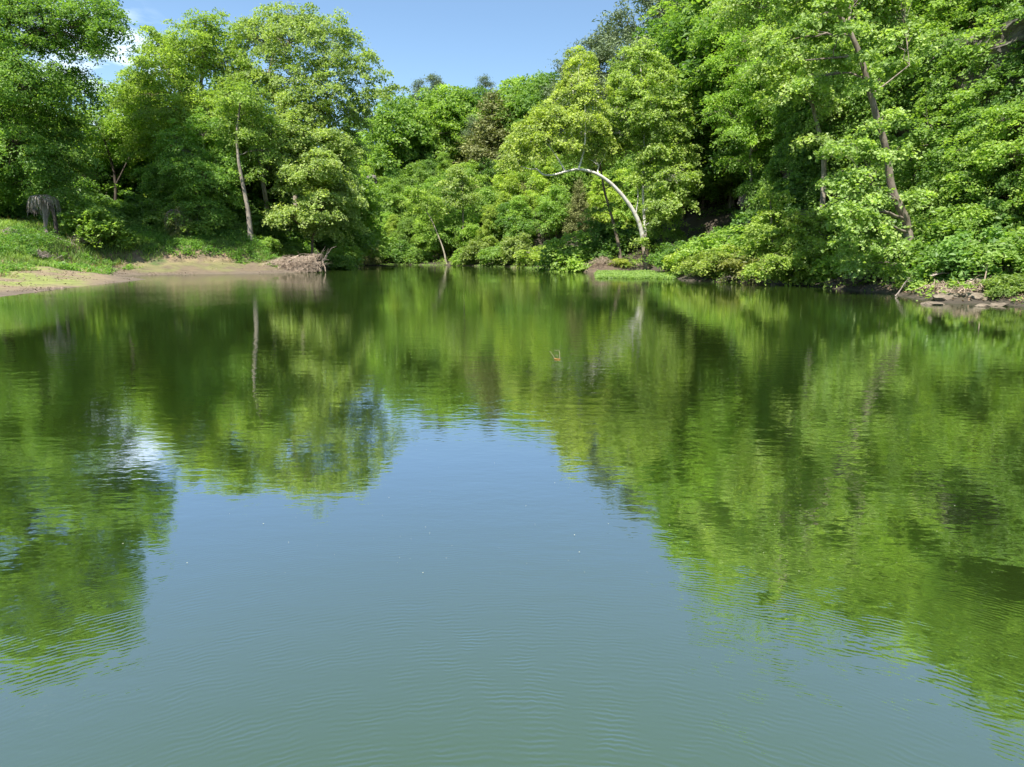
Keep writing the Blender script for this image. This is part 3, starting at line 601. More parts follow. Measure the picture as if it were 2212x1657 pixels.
for ri, (dist, where) in enumerate(ROWS):
    for si, (p0, p1, beside) in enumerate(SECT):
        if ri == 0 and (si >= 10 or 6 <= si <= 9): continue
        pool = ['mid', 'bright', 'deep', 'cedar', 'lime', 'pine'] if ri >= 3 else ['mid', 'bright', 'deep', 'cedar', 'lime']
        wts = np.array([.24, .24, .2, .18, .14, .0][:len(pool)]) if ri < 3 else np.array([.25, .25, .18, .16, .04, .12])
        if si >= 7 and ri >= 3: wts = np.array([.2, .12, .22, .2, .02, .24])
        nn = 2 if ri < 2 else 2
        picks = hr_.choice(pool, nn, False, wts / wts.sum())
        for q, lk in enumerate(picks):
            txt, colr_, kinds = LOOK[lk]
            px = p0 + (p1 - p0) * (q + hr_.uniform(.15, .85)) / nn
            P = bank(px, dist + hr_.uniform(-3, 3))
            H = {'cedar': 10, 'pine': 15}.get(lk, 11.5) * hr_.uniform(.85, 1.15) * (.8 if ri == 0 else 1.)
            if ri == 4 and lk != 'pine': H *= .9
            c = tuple(np.array(colr_) * hr_.uniform(.85, 1.15))
            plant(hr_.choice(kinds), P, H, c, f'{txt} {where}, {beside}', 'cedar' if lk == 'cedar' else 'pine' if lk == 'pine' else 'tree', 'trees on the wooded hillside', wide=hr_.uniform(.95, 1.2))
# pines standing out against the sky and trees massed at the right edge
def skyline(key, px, top, Y, colr_, label, cat, wide=1.):
    P = foot(px, Y); H = at(px, top, Y)[2] - P[2]
    plant(key, P, max(H, 4), colr_, label, cat, 'trees on the wooded hillside', wide=wide)
skyline('pine0', 945, 164, 196, PINEC, 'left one of the pair of flat topped pines against the sky over the far ridge', 'pine', 1.1)
skyline('pine1', 1050, 166, 190, PINEC, 'small flat topped pine alone against the sky at the notch of the ridge', 'pine', 1.2)
skyline('pine1', 908, 174, 200, PINEC, 'thin pine against the sky beside the ragged sycamore boughs', 'pine', 1.1)
skyline('pine0', 1290, 70, 140, PINEC, 'tall airy pine where the right ridge starts to climb into the sky', 'pine', 1.2)
skyline('pine1', 1345, 28, 132, PINEC, 'tall dark pine near the top edge, beside the right end of the open sky', 'pine', 1.2)
skyline('pine0', 1420, -30, 122, PINEC, 'pine cut by the top edge of the photo, right of the open sky', 'pine', 1.2)
skyline('pine1', 1235, 105, 150, PINEC, 'lower airy pine on the left slope of the right ridge', 'pine', 1.3)
skyline('cedar0', 1063, 190, 165, OLIVE, 'broad brownish cedar just under the notch of the ridge', 'cedar', 1.7)
skyline('round0', 1190, 148, 160, DEEP, 'dark round tree at the left shoulder of the right ridge', 'tree')
skyline('round1', 1110, 158, 175, BRIGHT, 'bright rounded tree on the skyline right of the notch pine', 'tree')
skyline('round2', 985, 174, 180, BRIGHT, 'bright broad tree on the skyline between the two flat topped pines', 'tree')
skyline('round0', 870, 190, 175, MID, 'mid green tree on the skyline under the ragged sycamore boughs', 'tree')

skyline('round2', 1150, 154, 168, MID, 'mid green broad tree on the skyline just left of the dark shoulder tree', 'tree')
skyline('round0', 1025, 176, 184, DEEP, 'deep green tree on the skyline just left of the notch pine', 'tree')
skyline('round1', 930, 184, 186, MID, 'mid green tree on the skyline below the left flat topped pine', 'tree')
# ---- cliff-side trees at the right edge
def cliff_tree(key, px, Y, top, colr_, label, wide=1.):
    P = foot(px, Y); H = at(px, top, Y)[2] - P[2]
    plant(key, P, H, colr_, label, 'tree', 'trees on the cliff at the right edge', wide=wide)
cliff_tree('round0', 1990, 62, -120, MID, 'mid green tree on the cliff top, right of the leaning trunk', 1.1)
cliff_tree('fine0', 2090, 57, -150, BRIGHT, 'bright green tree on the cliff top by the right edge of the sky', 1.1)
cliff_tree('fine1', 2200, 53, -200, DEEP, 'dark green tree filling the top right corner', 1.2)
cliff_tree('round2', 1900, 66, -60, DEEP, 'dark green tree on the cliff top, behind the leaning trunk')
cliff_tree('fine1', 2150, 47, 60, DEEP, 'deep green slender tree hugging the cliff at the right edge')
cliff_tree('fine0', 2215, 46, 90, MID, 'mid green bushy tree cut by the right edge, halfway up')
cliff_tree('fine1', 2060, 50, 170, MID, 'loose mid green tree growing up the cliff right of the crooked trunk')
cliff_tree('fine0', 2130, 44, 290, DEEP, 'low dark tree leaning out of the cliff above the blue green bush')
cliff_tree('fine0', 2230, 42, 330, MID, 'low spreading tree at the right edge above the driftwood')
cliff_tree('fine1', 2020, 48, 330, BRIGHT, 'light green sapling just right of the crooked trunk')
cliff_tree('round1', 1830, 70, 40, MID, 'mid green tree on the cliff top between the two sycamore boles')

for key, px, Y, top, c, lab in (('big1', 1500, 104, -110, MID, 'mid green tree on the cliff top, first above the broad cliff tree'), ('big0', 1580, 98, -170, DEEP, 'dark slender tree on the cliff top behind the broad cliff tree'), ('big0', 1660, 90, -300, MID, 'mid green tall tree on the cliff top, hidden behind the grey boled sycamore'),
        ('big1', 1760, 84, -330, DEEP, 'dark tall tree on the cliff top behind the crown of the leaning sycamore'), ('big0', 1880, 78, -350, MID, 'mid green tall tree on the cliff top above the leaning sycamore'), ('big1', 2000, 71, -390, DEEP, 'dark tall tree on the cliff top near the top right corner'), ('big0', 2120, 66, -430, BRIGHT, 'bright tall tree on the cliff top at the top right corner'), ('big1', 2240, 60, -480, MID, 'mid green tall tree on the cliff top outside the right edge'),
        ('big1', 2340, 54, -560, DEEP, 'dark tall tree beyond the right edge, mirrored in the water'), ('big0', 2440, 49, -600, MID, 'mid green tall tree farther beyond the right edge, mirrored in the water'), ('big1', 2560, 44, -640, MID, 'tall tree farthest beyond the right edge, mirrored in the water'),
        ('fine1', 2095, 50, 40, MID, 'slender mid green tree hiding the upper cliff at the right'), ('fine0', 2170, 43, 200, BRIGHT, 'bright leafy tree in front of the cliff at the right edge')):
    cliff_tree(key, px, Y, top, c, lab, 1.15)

# ---- shrubs
BRC = tuple(np.array(BRIGHT))
SHR = [  # key, px, Y (None: d behind the right water's edge), height m, colour, label
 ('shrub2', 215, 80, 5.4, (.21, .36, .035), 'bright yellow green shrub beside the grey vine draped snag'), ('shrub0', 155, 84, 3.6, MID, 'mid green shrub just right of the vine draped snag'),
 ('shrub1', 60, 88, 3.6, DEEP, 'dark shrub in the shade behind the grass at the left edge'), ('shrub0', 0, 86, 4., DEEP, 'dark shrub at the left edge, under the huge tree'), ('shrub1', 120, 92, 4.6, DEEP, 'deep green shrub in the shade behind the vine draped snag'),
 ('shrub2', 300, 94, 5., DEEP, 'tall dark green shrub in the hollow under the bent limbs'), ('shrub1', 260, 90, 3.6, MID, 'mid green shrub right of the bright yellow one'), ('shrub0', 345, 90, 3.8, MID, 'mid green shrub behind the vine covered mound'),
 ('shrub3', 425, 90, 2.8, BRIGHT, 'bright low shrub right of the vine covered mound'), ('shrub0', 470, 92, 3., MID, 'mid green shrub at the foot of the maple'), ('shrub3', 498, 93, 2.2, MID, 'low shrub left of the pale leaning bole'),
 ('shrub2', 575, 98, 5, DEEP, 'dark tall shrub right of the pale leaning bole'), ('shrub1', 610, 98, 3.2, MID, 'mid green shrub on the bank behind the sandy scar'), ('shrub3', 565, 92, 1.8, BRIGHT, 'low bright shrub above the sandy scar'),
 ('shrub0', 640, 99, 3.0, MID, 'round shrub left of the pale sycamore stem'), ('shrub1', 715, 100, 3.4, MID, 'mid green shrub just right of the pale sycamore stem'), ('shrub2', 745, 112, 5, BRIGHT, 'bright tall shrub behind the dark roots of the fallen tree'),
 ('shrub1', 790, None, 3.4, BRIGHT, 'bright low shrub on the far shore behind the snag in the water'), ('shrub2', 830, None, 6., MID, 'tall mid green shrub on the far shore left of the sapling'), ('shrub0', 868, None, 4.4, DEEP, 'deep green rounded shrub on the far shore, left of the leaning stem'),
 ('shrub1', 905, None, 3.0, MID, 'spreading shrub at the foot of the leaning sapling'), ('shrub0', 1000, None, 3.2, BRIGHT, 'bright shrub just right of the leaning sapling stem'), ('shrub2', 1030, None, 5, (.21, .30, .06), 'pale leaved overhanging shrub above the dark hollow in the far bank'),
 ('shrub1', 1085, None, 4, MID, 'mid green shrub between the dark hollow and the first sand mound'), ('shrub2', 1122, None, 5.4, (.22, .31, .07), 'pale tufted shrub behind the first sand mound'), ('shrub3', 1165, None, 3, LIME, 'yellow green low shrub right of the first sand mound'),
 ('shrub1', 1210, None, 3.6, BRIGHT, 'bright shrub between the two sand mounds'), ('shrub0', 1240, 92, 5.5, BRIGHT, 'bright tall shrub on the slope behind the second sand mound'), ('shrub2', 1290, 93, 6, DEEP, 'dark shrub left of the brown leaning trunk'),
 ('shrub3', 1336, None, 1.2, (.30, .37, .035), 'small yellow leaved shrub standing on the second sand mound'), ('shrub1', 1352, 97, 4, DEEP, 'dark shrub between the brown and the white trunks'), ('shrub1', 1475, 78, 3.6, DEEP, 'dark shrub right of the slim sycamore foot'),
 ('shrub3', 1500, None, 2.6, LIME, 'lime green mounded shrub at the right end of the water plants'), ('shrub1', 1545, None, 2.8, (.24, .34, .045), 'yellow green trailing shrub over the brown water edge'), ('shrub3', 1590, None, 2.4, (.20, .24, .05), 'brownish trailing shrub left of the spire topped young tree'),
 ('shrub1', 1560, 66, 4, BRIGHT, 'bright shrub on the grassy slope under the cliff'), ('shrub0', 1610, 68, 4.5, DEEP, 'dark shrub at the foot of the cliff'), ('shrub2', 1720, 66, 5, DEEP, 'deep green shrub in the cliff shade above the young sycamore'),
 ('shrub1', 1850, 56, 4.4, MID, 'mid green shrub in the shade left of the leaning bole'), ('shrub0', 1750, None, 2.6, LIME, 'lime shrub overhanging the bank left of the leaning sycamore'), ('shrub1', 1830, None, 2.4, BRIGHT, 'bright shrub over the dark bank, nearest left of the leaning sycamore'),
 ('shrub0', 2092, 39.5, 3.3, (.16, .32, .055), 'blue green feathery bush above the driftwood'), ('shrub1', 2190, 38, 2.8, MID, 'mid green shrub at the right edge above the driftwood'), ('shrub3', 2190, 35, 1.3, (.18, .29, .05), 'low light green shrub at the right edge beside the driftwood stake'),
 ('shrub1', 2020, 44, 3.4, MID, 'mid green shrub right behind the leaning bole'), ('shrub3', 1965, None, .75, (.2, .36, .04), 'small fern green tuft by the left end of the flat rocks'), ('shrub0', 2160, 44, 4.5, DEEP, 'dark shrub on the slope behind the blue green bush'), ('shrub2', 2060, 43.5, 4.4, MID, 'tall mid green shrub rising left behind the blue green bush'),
]
for key, px, Y, H, c, lab in SHR:
    P = foot(px, Y) if Y else bank(px, 1.6)
    plant(key, P, H, c, lab, 'shrub', 'shrubs along the banks', wide=1.15)
for rec in PROTO.values():
    if not rec[2]:
        for ch in list(rec[0].children): bpy.data.objects.remove(ch)
        bpy.data.objects.remove(rec[0])

# ---- more woods behind the left bank
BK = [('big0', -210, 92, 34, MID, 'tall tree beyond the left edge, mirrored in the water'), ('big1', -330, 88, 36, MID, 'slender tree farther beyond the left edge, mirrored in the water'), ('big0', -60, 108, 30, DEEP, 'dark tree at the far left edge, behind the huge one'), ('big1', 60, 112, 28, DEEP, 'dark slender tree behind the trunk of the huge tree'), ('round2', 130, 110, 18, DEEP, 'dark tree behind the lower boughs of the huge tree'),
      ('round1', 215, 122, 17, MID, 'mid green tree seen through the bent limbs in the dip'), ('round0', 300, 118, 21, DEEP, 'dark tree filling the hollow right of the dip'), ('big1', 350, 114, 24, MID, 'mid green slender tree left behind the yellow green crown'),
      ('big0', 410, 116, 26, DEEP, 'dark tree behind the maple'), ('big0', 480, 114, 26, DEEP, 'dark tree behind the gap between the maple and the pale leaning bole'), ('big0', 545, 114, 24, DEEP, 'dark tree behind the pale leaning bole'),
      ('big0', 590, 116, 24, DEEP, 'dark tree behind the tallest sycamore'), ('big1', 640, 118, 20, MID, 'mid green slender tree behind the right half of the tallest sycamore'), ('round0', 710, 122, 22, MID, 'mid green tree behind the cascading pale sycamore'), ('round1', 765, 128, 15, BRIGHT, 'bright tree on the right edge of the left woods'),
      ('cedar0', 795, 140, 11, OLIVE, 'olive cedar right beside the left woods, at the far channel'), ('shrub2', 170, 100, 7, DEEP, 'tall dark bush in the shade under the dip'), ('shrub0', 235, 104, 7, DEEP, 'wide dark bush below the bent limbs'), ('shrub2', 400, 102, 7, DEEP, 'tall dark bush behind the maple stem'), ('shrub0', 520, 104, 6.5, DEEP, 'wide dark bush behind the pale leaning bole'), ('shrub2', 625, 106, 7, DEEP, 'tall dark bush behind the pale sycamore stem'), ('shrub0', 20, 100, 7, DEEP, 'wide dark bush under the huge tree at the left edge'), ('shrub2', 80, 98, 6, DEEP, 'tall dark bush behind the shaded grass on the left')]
for key, px, Y, H, c, lab in BK:
    plant(key, foot(px, Y), H, c, lab, 'shrub' if key[0] == 's' else 'cedar' if key[0] == 'c' else 'tree', 'woods behind the left bank', wide=1.15)

# ------------------------------------------------------------------ cliff
def inland(y, d):
    xs = np.arange(5, 90, .25); sd, wl_, h = land(xs, np.full(len(xs), float(y)))
    return xs[np.where((sd >= d) & (xs > 8))[0][0]]
ys = np.arange(26, 92, .45); base_x = np.array([inland(y, 10.2) for y in ys]); base_x = np.convolve(np.pad(base_x, 6, 'edge'), np.ones(13) / 13, 'valid')
zs = np.arange(1.5, 17.5, .3); YY, ZZ = np.meshgrid(ys, zs, indexing='ij'); XX = np.repeat(base_x[:, None], len(zs), 1)
cr = np.random.default_rng(3); blk = cr.uniform(0, 1, (60, 40))
layer = (ZZ / 1.15 + .25 * np.sin(YY * .3)).astype(int); jnt = ((YY + layer * 1.7) / 3.1).astype(int)
ins = blk[np.clip(jnt, 0, 59), np.clip(layer, 0, 39)] * 1.0 + .5 * np.sin(ZZ * .8 + YY * .21) + .9 * bumps(YY * 1.3, ZZ * 2.2) + cr.normal(0, .06, YY.shape)
ins += 1.4 * np.exp(-((ZZ - 6.0) / 1.6) ** 2) - .03 * (ZZ - 8)      # a hollow low down, leaning out above
fade_ = sstep(92, 82, YY)
CV = np.stack((XX + .8 * ins - .5 + (1 - fade_) * 6, YY + .5 * ins + (1 - fade_) * 2, ZZ), -1).reshape(-1, 3); nz_ = len(zs)
qi = (np.arange(len(ys) - 1)[:, None] * nz_ + np.arange(nz_ - 1)[None]).ravel()
tag(link('cliff', mesh_np('cliff', CV, np.stack((qi, qi + nz_, qi + nz_ + 1, qi + 1), -1)), CLIFFM), 'dark grey limestone cliff behind the right bank trees', kind='structure')

def boulder(name, c, r, seed, mat=SLABM, flat=.6):
    g = np.random.default_rng(seed); import bmesh
    bm = bmesh.new(); bmesh.ops.create_icosphere(bm, subdivisions=4, radius=1)
    k = g.normal(0, 1.6, (7, 3)); ph = g.uniform(0, 6.28, 7); pl = unit(g.normal(0, 1, (8, 3))); cut = g.uniform(.55, .85, 8)
    for v in bm.verts:
        p_ = np.array(v.co)
        for nrm, cc in zip(pl, cut):
            q = p_ @ nrm
            if q > cc: p_ = p_ - nrm * (q - cc) * .9
        p_ = p_ * (1 + .035 * np.sin(p_ * 3 @ k.T + ph).sum())
        v.co = p_ * np.array(r)
    me = bpy.data.meshes.new(name); bm.to_mesh(me); bm.free()
    o = link(name, me, mat); o.location = c; o.rotation_euler = (g.uniform(-.1, .1), g.uniform(-.1, .1), g.uniform(0, 6.28)); return o
# the grey ledge showing through the woods on the far hill
P = bank(803, 17); P2 = at(803, 388, P[1] - 2)
tag(boulder('rock_outcrop', P2, (1.8, 1.3, 1.1), 8, CLIFFM), 'grey rock ledge showing through the trees right of the pale sycamore', 'rock')

# ------------------------------------------------------------------ low growth
g = np.random.default_rng(21)
def scatter(n, x0, x1, y0, y1, keep):
    X, Y = g.uniform(x0, x1, n), g.uniform(y0, y1, n); sd, wl_, h = land(X, Y)
    m = keep(X, Y, sd, wl_, h) & (np.abs(X) < Y * .86 + 4); return X[m], Y[m], h[m], sd[m]
def low_growth(name, label, X, Y, Z, rc, K, leaf, color, lift=.25, asp=.6, mat=None, up=.7, jit=.5):
    n_ = len(X); CC = np.stack((X, Y, Z + g.uniform(.2, 1.3, n_) * lift), -1); OUT = unit(np.stack((-.3 + g.normal(0, .3, n_), -.5 + g.normal(0, .3, n_), np.full(n_, .8)), -1))
    V, t = clump_leaves(CC, OUT, rc * g.uniform(.6, 1.4, n_), K, leaf, asp, g, up, .3, jit, .4)
    return tag(link(name, leaf_mesh(name, V, t), mat or LEAF, None, color), label, kind='stuff')
X, Y, Z, S = scatter(60000, -50, 70, 22, 190, lambda X, Y, sd, w, h: (w < .5) & (sd > .15) & (sd < 11) & (g.uniform(0, 1, len(X)) < np.clip(90 / (Y + 20), .3, 1) * .5))
for mx_, my_, rx_, ry_, hh_ in MOUNDS:
    m = ((X - mx_) / rx_) ** 2 + ((Y - my_) / ry_) ** 2 > 2.2; X, Y, Z, S = X[m], Y[m], Z[m], S[m]
m = np.hypot(X - WF[0], Y - WF[1] + 1.4) > 2.0; X, Y, Z, S = X[m], Y[m], Z[m], S[m]
m = ~((Y < 45) & (S < 3.2) & (g.uniform(0, 1, len(X)) < .6)); X, Y, Z, S = X[m], Y[m], Z[m], S[m]
low_growth('undergrowth', 'green leafy growth covering the right and far banks', X, Y, Z, .6, 24, .22, (.20, .34, .04), .6)
X, Y, Z, S = scatter(46000, -70, 85, 22, 215, lambda X, Y, sd, w, h: (w < .5) & (sd > 10) & (sd < 55) & (g.uniform(0, 1, len(X)) < np.where(Y < 85, 1., .22)))
low_growth('forest_floor_plants', 'dark low plants on the shaded forest floor of the slope', X, Y, Z, .9, 16, .36, (.12, .24, .034), .5)
# creepers over parts of the cliff
ci = g.integers(0, len(CV), 13000); cm = (bumps(CV[ci, 1] * 1.1 + 7, CV[ci, 2] * 1.6) + .35 * (CV[ci, 2] - 8) / 8 + np.where((CV[ci, 0] / CV[ci, 1] > .615) | (CV[ci, 2] > 12.5), 1.2, 0)) > -.02; ci = ci[cm]
X, Y, Z, S = scatter(150000, 0, 60, 24, 90, lambda X, Y, sd, w, h: (w < .5) & (sd > 9.3) & (sd < 17) & (X / Y > .56))
CP = np.concatenate((CV[ci] + np.array((-.8, -.45, 0)) * g.uniform(.5, 1.5, (len(ci), 1)), np.stack((X - .35, Y - .2, Z + g.uniform(0, .5, len(X))), -1))); ci = np.arange(len(CP))
V, t = clump_leaves(CP, unit(np.array((-.8, -.5, .25)) + g.normal(0, .25, (len(ci), 3))), .55 * g.uniform(.6, 1.5, len(ci)), 24, .20, .75, g, .45, .3, .45, .6)
tag(link('creepers', leaf_mesh('creepers', V, t), LEAF, None, (.15, .29, .038)), 'green creepers hanging over the limestone cliff', kind='stuff')

def blades(name, label, X, Y, Z, hgt, wid, color, lean=.45):
    n_ = len(X); B = np.stack((X, Y, Z - .03), -1); a = g.uniform(0, 6.283, n_); wv = np.stack((np.cos(a), np.sin(a), np.zeros(n_)), -1) * (wid * g.uniform(.6, 1.4, n_))[:, None]
    H_ = hgt * g.uniform(.5, 1.35, n_); ln2 = g.normal(0, lean, (n_, 2)) * H_[:, None]
    mid_ = B + np.stack((ln2[:, 0] * .35, ln2[:, 1] * .35, H_ * .6), -1); tip = B + np.stack((ln2[:, 0], ln2[:, 1], H_), -1)
    V = np.stack((B - wv, B + wv, mid_ + wv * .8, tip, mid_ - wv * .8), 1).reshape(-1, 3); k = np.arange(n_) * 5
    me = mesh_np(name, V, np.stack((k, k + 1, k + 2, k + 4), -1), np.stack((k + 4, k + 2, k + 3), -1))
    a_ = me.attributes.new('tint', 'FLOAT', 'FACE'); tt = np.clip(g.normal(.5, .22, n_) + .25 * bumps(X * 2, Y * 2), 0, 1); a_.data.foreach_set('value', np.concatenate((tt, tt)).astype(np.float32))
    return tag(link(name, me, GRASSM, None, color), label, kind='stuff')
def leftmask(lo, hi, dens):
    def f(X, Y, sd, w, h):
        nb = 1 - sstep(58, 66, Y + .25 * (X + 35)); s_ = sd - nb * 3.5 + (1 - nb) * 3.4 * (1 - sstep(-.60, -.54, X / np.maximum(Y, 1))) + bumps(X * 2.3 + 40, Y * 2.3) * .9
        return (w > .5) & (s_ > lo) & (s_ < hi) & (g.uniform(0, 1, len(X)) < dens)
    return f
X, Y, Z, S = scatter(520000, -80, -18, 40, 112, leftmask(6.4, 24, .6))
blades('grass', 'long fresh grass on the left bank', X, Y, Z, .55, .03, (.19, .33, .035))
X, Y, Z, S = scatter(60000, -80, -18, 40, 112, lambda X, Y, sd, w, h: leftmask(5.6, 12.5, .5)(X, Y, sd, w, h) & (bumps(X * 3.1, Y * 3.1 + 50) > -.25))
low_growth('weeds', 'low leafy weeds along the foot of the grassy left bank', X, Y, Z, .6, 26, .18, (.13, .30, .028), .55)
X, Y, Z, S = scatter(26000, -60, -18, 64, 112, lambda X, Y, sd, w, h: leftmask(2.8, 7, .5)(X, Y, sd, w, h) & (bumps(X * 2.1 + 11, Y * 2.1) > .5))
low_growth('sand_weeds', 'patches of bright weeds on the sandy slope', X, Y, Z, .4, 22, .16, (.14, .31, .026), .2)
X, Y, Z, S = scatter(60000, -60, -18, 50, 112, lambda X, Y, sd, w, h: leftmask(4.8, 7.5, .6)(X, Y, sd, w, h) & (bumps(X * 1.7 + 25, Y * 1.7) > -.1))
blades('dry_grass', 'dry straw and hanging roots along the broken edge of the left bank', X, Y, Z, .5, .02, (.34, .24, .14), .9)
X, Y, Z, S = scatter(60000, -90, -18, 40, 112, lambda X, Y, sd, w, h: leftmask(9, 22, .35)(X, Y, sd, w, h) & (bumps(X * 2.6 + 3, Y * 2.6 + 70) > .12))
low_growth('tall_weeds', 'taller leafy weed clumps among the grass of the left bank', X, Y, Z, .6, 24, .19, (.10, .24, .03), .9)
X, Y, Z, S = scatter(60000, -90, -18, 40, 112, lambda X, Y, sd, w, h: leftmask(7, 22, .5)(X, Y, sd, w, h) & (bumps(X * 2.2 + 60, Y * 2.2 + 10) > .3))
blades('dead_stalks', 'brown dead stalks in patches on the left bank', X, Y, Z, .8, .022, (.25, .18, .10), .6)
X, Y, Z, S = scatter(90000, -20, 50, 24, 100, lambda X, Y, sd, w, h: (w < .5) & (sd > .2) & (sd < 10) & (g.uniform(0, 1, len(X)) < np.where(Y < 52, .9, .25)))
Xs, Ys_, Zs, Ss = scatter(120000, -70, -20, 42, 106, lambda X, Y, sd, w, h: (w > .5) & (sd > .1) & (sd < 8.5) & (g.uniform(0, 1, len(X)) < np.where(sd < 1.3, .8, .28) * (bumps(X * 2.9 + 5, Y * 2.9) > -.25)))
ng_ = len(Xs); GV = leaf_cards(np.stack((Xs, Ys_, Zs + .03), -1), unit(np.stack((g.normal(0, .5, ng_), g.normal(0, .5, ng_), np.ones(ng_)), -1)), .05 + .14 * g.uniform(0, 1, ng_) ** 3, .8, g, 0.)
tag(link('gravel', leaf_mesh('gravel', GV, g.uniform(0, 1, ng_)), LITTER, None, (.17, .13, .09)), 'small stones and drift litter strewn over the sand of the left bank', kind='stuff')
nl_ = len(X); LV = leaf_cards(np.stack((X, Y, Z + .03 + g.uniform(0, .05, nl_)), -1), unit(np.stack((g.normal(0, .4, nl_), g.normal(0, .4, nl_), np.ones(nl_)), -1)), g.uniform(.08, .2, nl_), .7, g)
tag(link('leaf_litter', leaf_mesh('leaf_litter', LV, g.uniform(0, 1, nl_)), LITTER, None, (.22, .15, .085)), 'brown dead leaves and bark bits on the right bank', kind='stuff')
# green mats growing on the water's edge
def mat_band(px0, px1, lo, hi, n_):
    out = []
    a0, a1 = on_water(px0, 600)[0] / on_water(px0, 600)[1], on_water(px1, 600)[0] / on_water(px1, 600)[1]
    X, Y, Z, S = scatter(n_, -60, 25, 50, 160, lambda X, Y, sd, w, h: (sd > lo) & (sd < hi) & (w < .5) & (X / Y > a0) & (X / Y < a1) & (Y > on_water(1300, 602)[1] + 3 * bumps(X * 3, 0 * Y)) & (bumps(X * 3.2, Y * 3.2) > -.3)); return X, Y
mats = [mat_band(1290, 1472, -14, .8, 500000), mat_band(1105, 1185, -1.0, .5, 150000), mat_band(735, 960, -1.6, .6, 60000), mat_band(1030, 1090, -1.4, .5, 60000)]
X, Y = np.concatenate([m[0] for m in mats]), np.concatenate([m[1] for m in mats])
low_growth('water_plants', 'bright green mat of water plants along the far and right shore', X, Y, np.full(len(X), .0), .3, 8, .12, (.20, .34, .06), .2, .7)

# ------------------------------------------------------------------ dead wood
def stick(T, a, b, r0, r1, rg, bend=.08, sides=5, n_=6):
    a, b = np.asarray(a, float), np.asarray(b, float); L = np.linalg.norm(b - a); t = np.linspace(0, 1, n_)[:, None]
    P = a + (b - a) * t + rg.normal(0, bend * L, 3) * np.sin(t * math.pi) + np.vstack((np.zeros(3), rg.normal(0, .015 * L, (n_ - 2, 3)), np.zeros(3)))
    T.add(P, np.linspace(r0, r1, n_), sides, rg, .08); return P
def forked(parent, name, a, b, r0, mat, rg, forks=4):
    T = Tubes(); P = stick(T, a, b, r0, r0 * .3, rg); L = np.linalg.norm(np.asarray(b) - a)
    for _ in range(forks):
        i = rg.integers(1, 5); q = P[i] + unit(unit(P[-1] - P[0]) + rg.normal(0, .5, 3)) * L * rg.uniform(.2, .45)
        stick(T, P[i], q, r0 * .4, r0 * .12, rg, .06, 4, 4)
    return link(name, T.mesh(name), mat, parent)
fr = np.random.default_rng(31)
bp = on_water(640, 588); bp[2] = 0.
ft = tag(empty('fallen_tree', bp), 'fallen tree of bleached tangled branches with dark roots at the tip of the sandy bank', 'fallen tree')
sc = metre(640, 580, bp[1])
def loc(px, py, dy=0): return at(px, py, bp[1] + dy) - bp
T = Tubes(); stick(T, loc(692, 572, 1.5), loc(560, 578, 3.0), .34, .10, fr, .02, 9, 8); link('trunk', T.mesh('trunk'), DRY, ft)
for k in range(70):
    u = fr.uniform(0, 1); x0 = 560 + 135 * u; top = loc(x0, 574 - 21 * u - fr.uniform(0, 9), fr.uniform(-.3, 1.8))
    x1 = x0 - fr.uniform(-25, 75); end = loc(x1, 589, fr.uniform(-2.0, -.4)); end[2] = fr.uniform(-.1, .2)
    forked(ft, 'branch', top, end, fr.uniform(.035, .075), DRY, fr, 5)
for k in range(14):
    u = fr.uniform(.1, 1); a = loc(560 + 130 * u, 584 - 14 * u, fr.uniform(-.5, 1)); forked(ft, 'branch', a, a + np.array((fr.uniform(-2.5, .8), fr.uniform(-1.2, .6), fr.uniform(.1, .8))), fr.uniform(.05, .1), DRY, fr, 6)
T = Tubes()
for k in range(760):
    u = fr.uniform(0, 1) ** .7; x0 = 540 + 155 * u; a = loc(x0, 583 - fr.uniform(0, 1) * 36 * (.3 + .7 * u), fr.uniform(-1.2, 1.6)); a[2] = max(a[2], .1)
    b_ = a + np.array((fr.uniform(-2.6, .6), fr.uniform(-1.4, .4), fr.uniform(-1.2, .1))); b_[2] = max(b_[2], -.05); stick(T, a, b_, .026, .01, fr, .1, 3, 4)
tag(link('twigs', T.mesh('twigs'), DRY, ft), kind='stuff')
rp = link('root_plate', Tubes().mesh('x') if False else (lambda T: ([stick(T, loc(690, 574, 1.2), loc(690, 574, 1.2) + unit(fr.normal(0, 1, 3) * (1, .6, .9)) * fr.uniform(.6, 1.5), .16, .03, fr, .12, 6) for _ in range(34)], T.mesh('root_plate'))[1])(Tubes()), MUDW, ft)
for k in range(12):
    a = loc(685 + fr.uniform(-8, 14), 568 + fr.uniform(-6, 8), 1); forked(ft, 'root', a, a + np.array((fr.uniform(-1, 1.6), fr.uniform(-1, .5), fr.uniform(.2, 1.7))), .05, DRYG if k % 3 else MUDW, fr, 5)

def snag(name, label, pts, Y, r0, mat, cat='dead branch', forks=5, seed=1):
    rg = np.random.default_rng(seed); P = [at(q[0], q[1], Y + (q[2] if len(q) > 2 else 0)) for q in pts]; b0 = P[0].copy()
    T = Tubes(); Q = smooth_path(np.array(P) - b0, 4); T.add(Q, np.linspace(r0, r0 * .3, len(Q)), 6, rg, .08); L = np.linalg.norm(Q[-1])
    for _ in range(forks):
        i = rg.integers(len(Q) // 4, len(Q)); stick(T, Q[i], Q[i] + unit(rg.normal(0, 1, 3) + (0, 0, .4)) * L * rg.uniform(.12, .35), r0 * .4, r0 * .12, rg, .1, 4, 4)
    o = link(name, T.mesh(name), mat); o.location = b0; return tag(o, label, cat)
Ys = float(on_water(772, 580)[1])
snag('driftwood_branch', 'crooked black branch poking out of the water right of the fallen tree', [(748, 577), (757, 572), (762, 568), (768, 574), (775, 580), (782, 577), (785, 571)], Ys, .07, MUDW, forks=7, seed=4)
Yk = float(on_water(800, 573.5)[1])
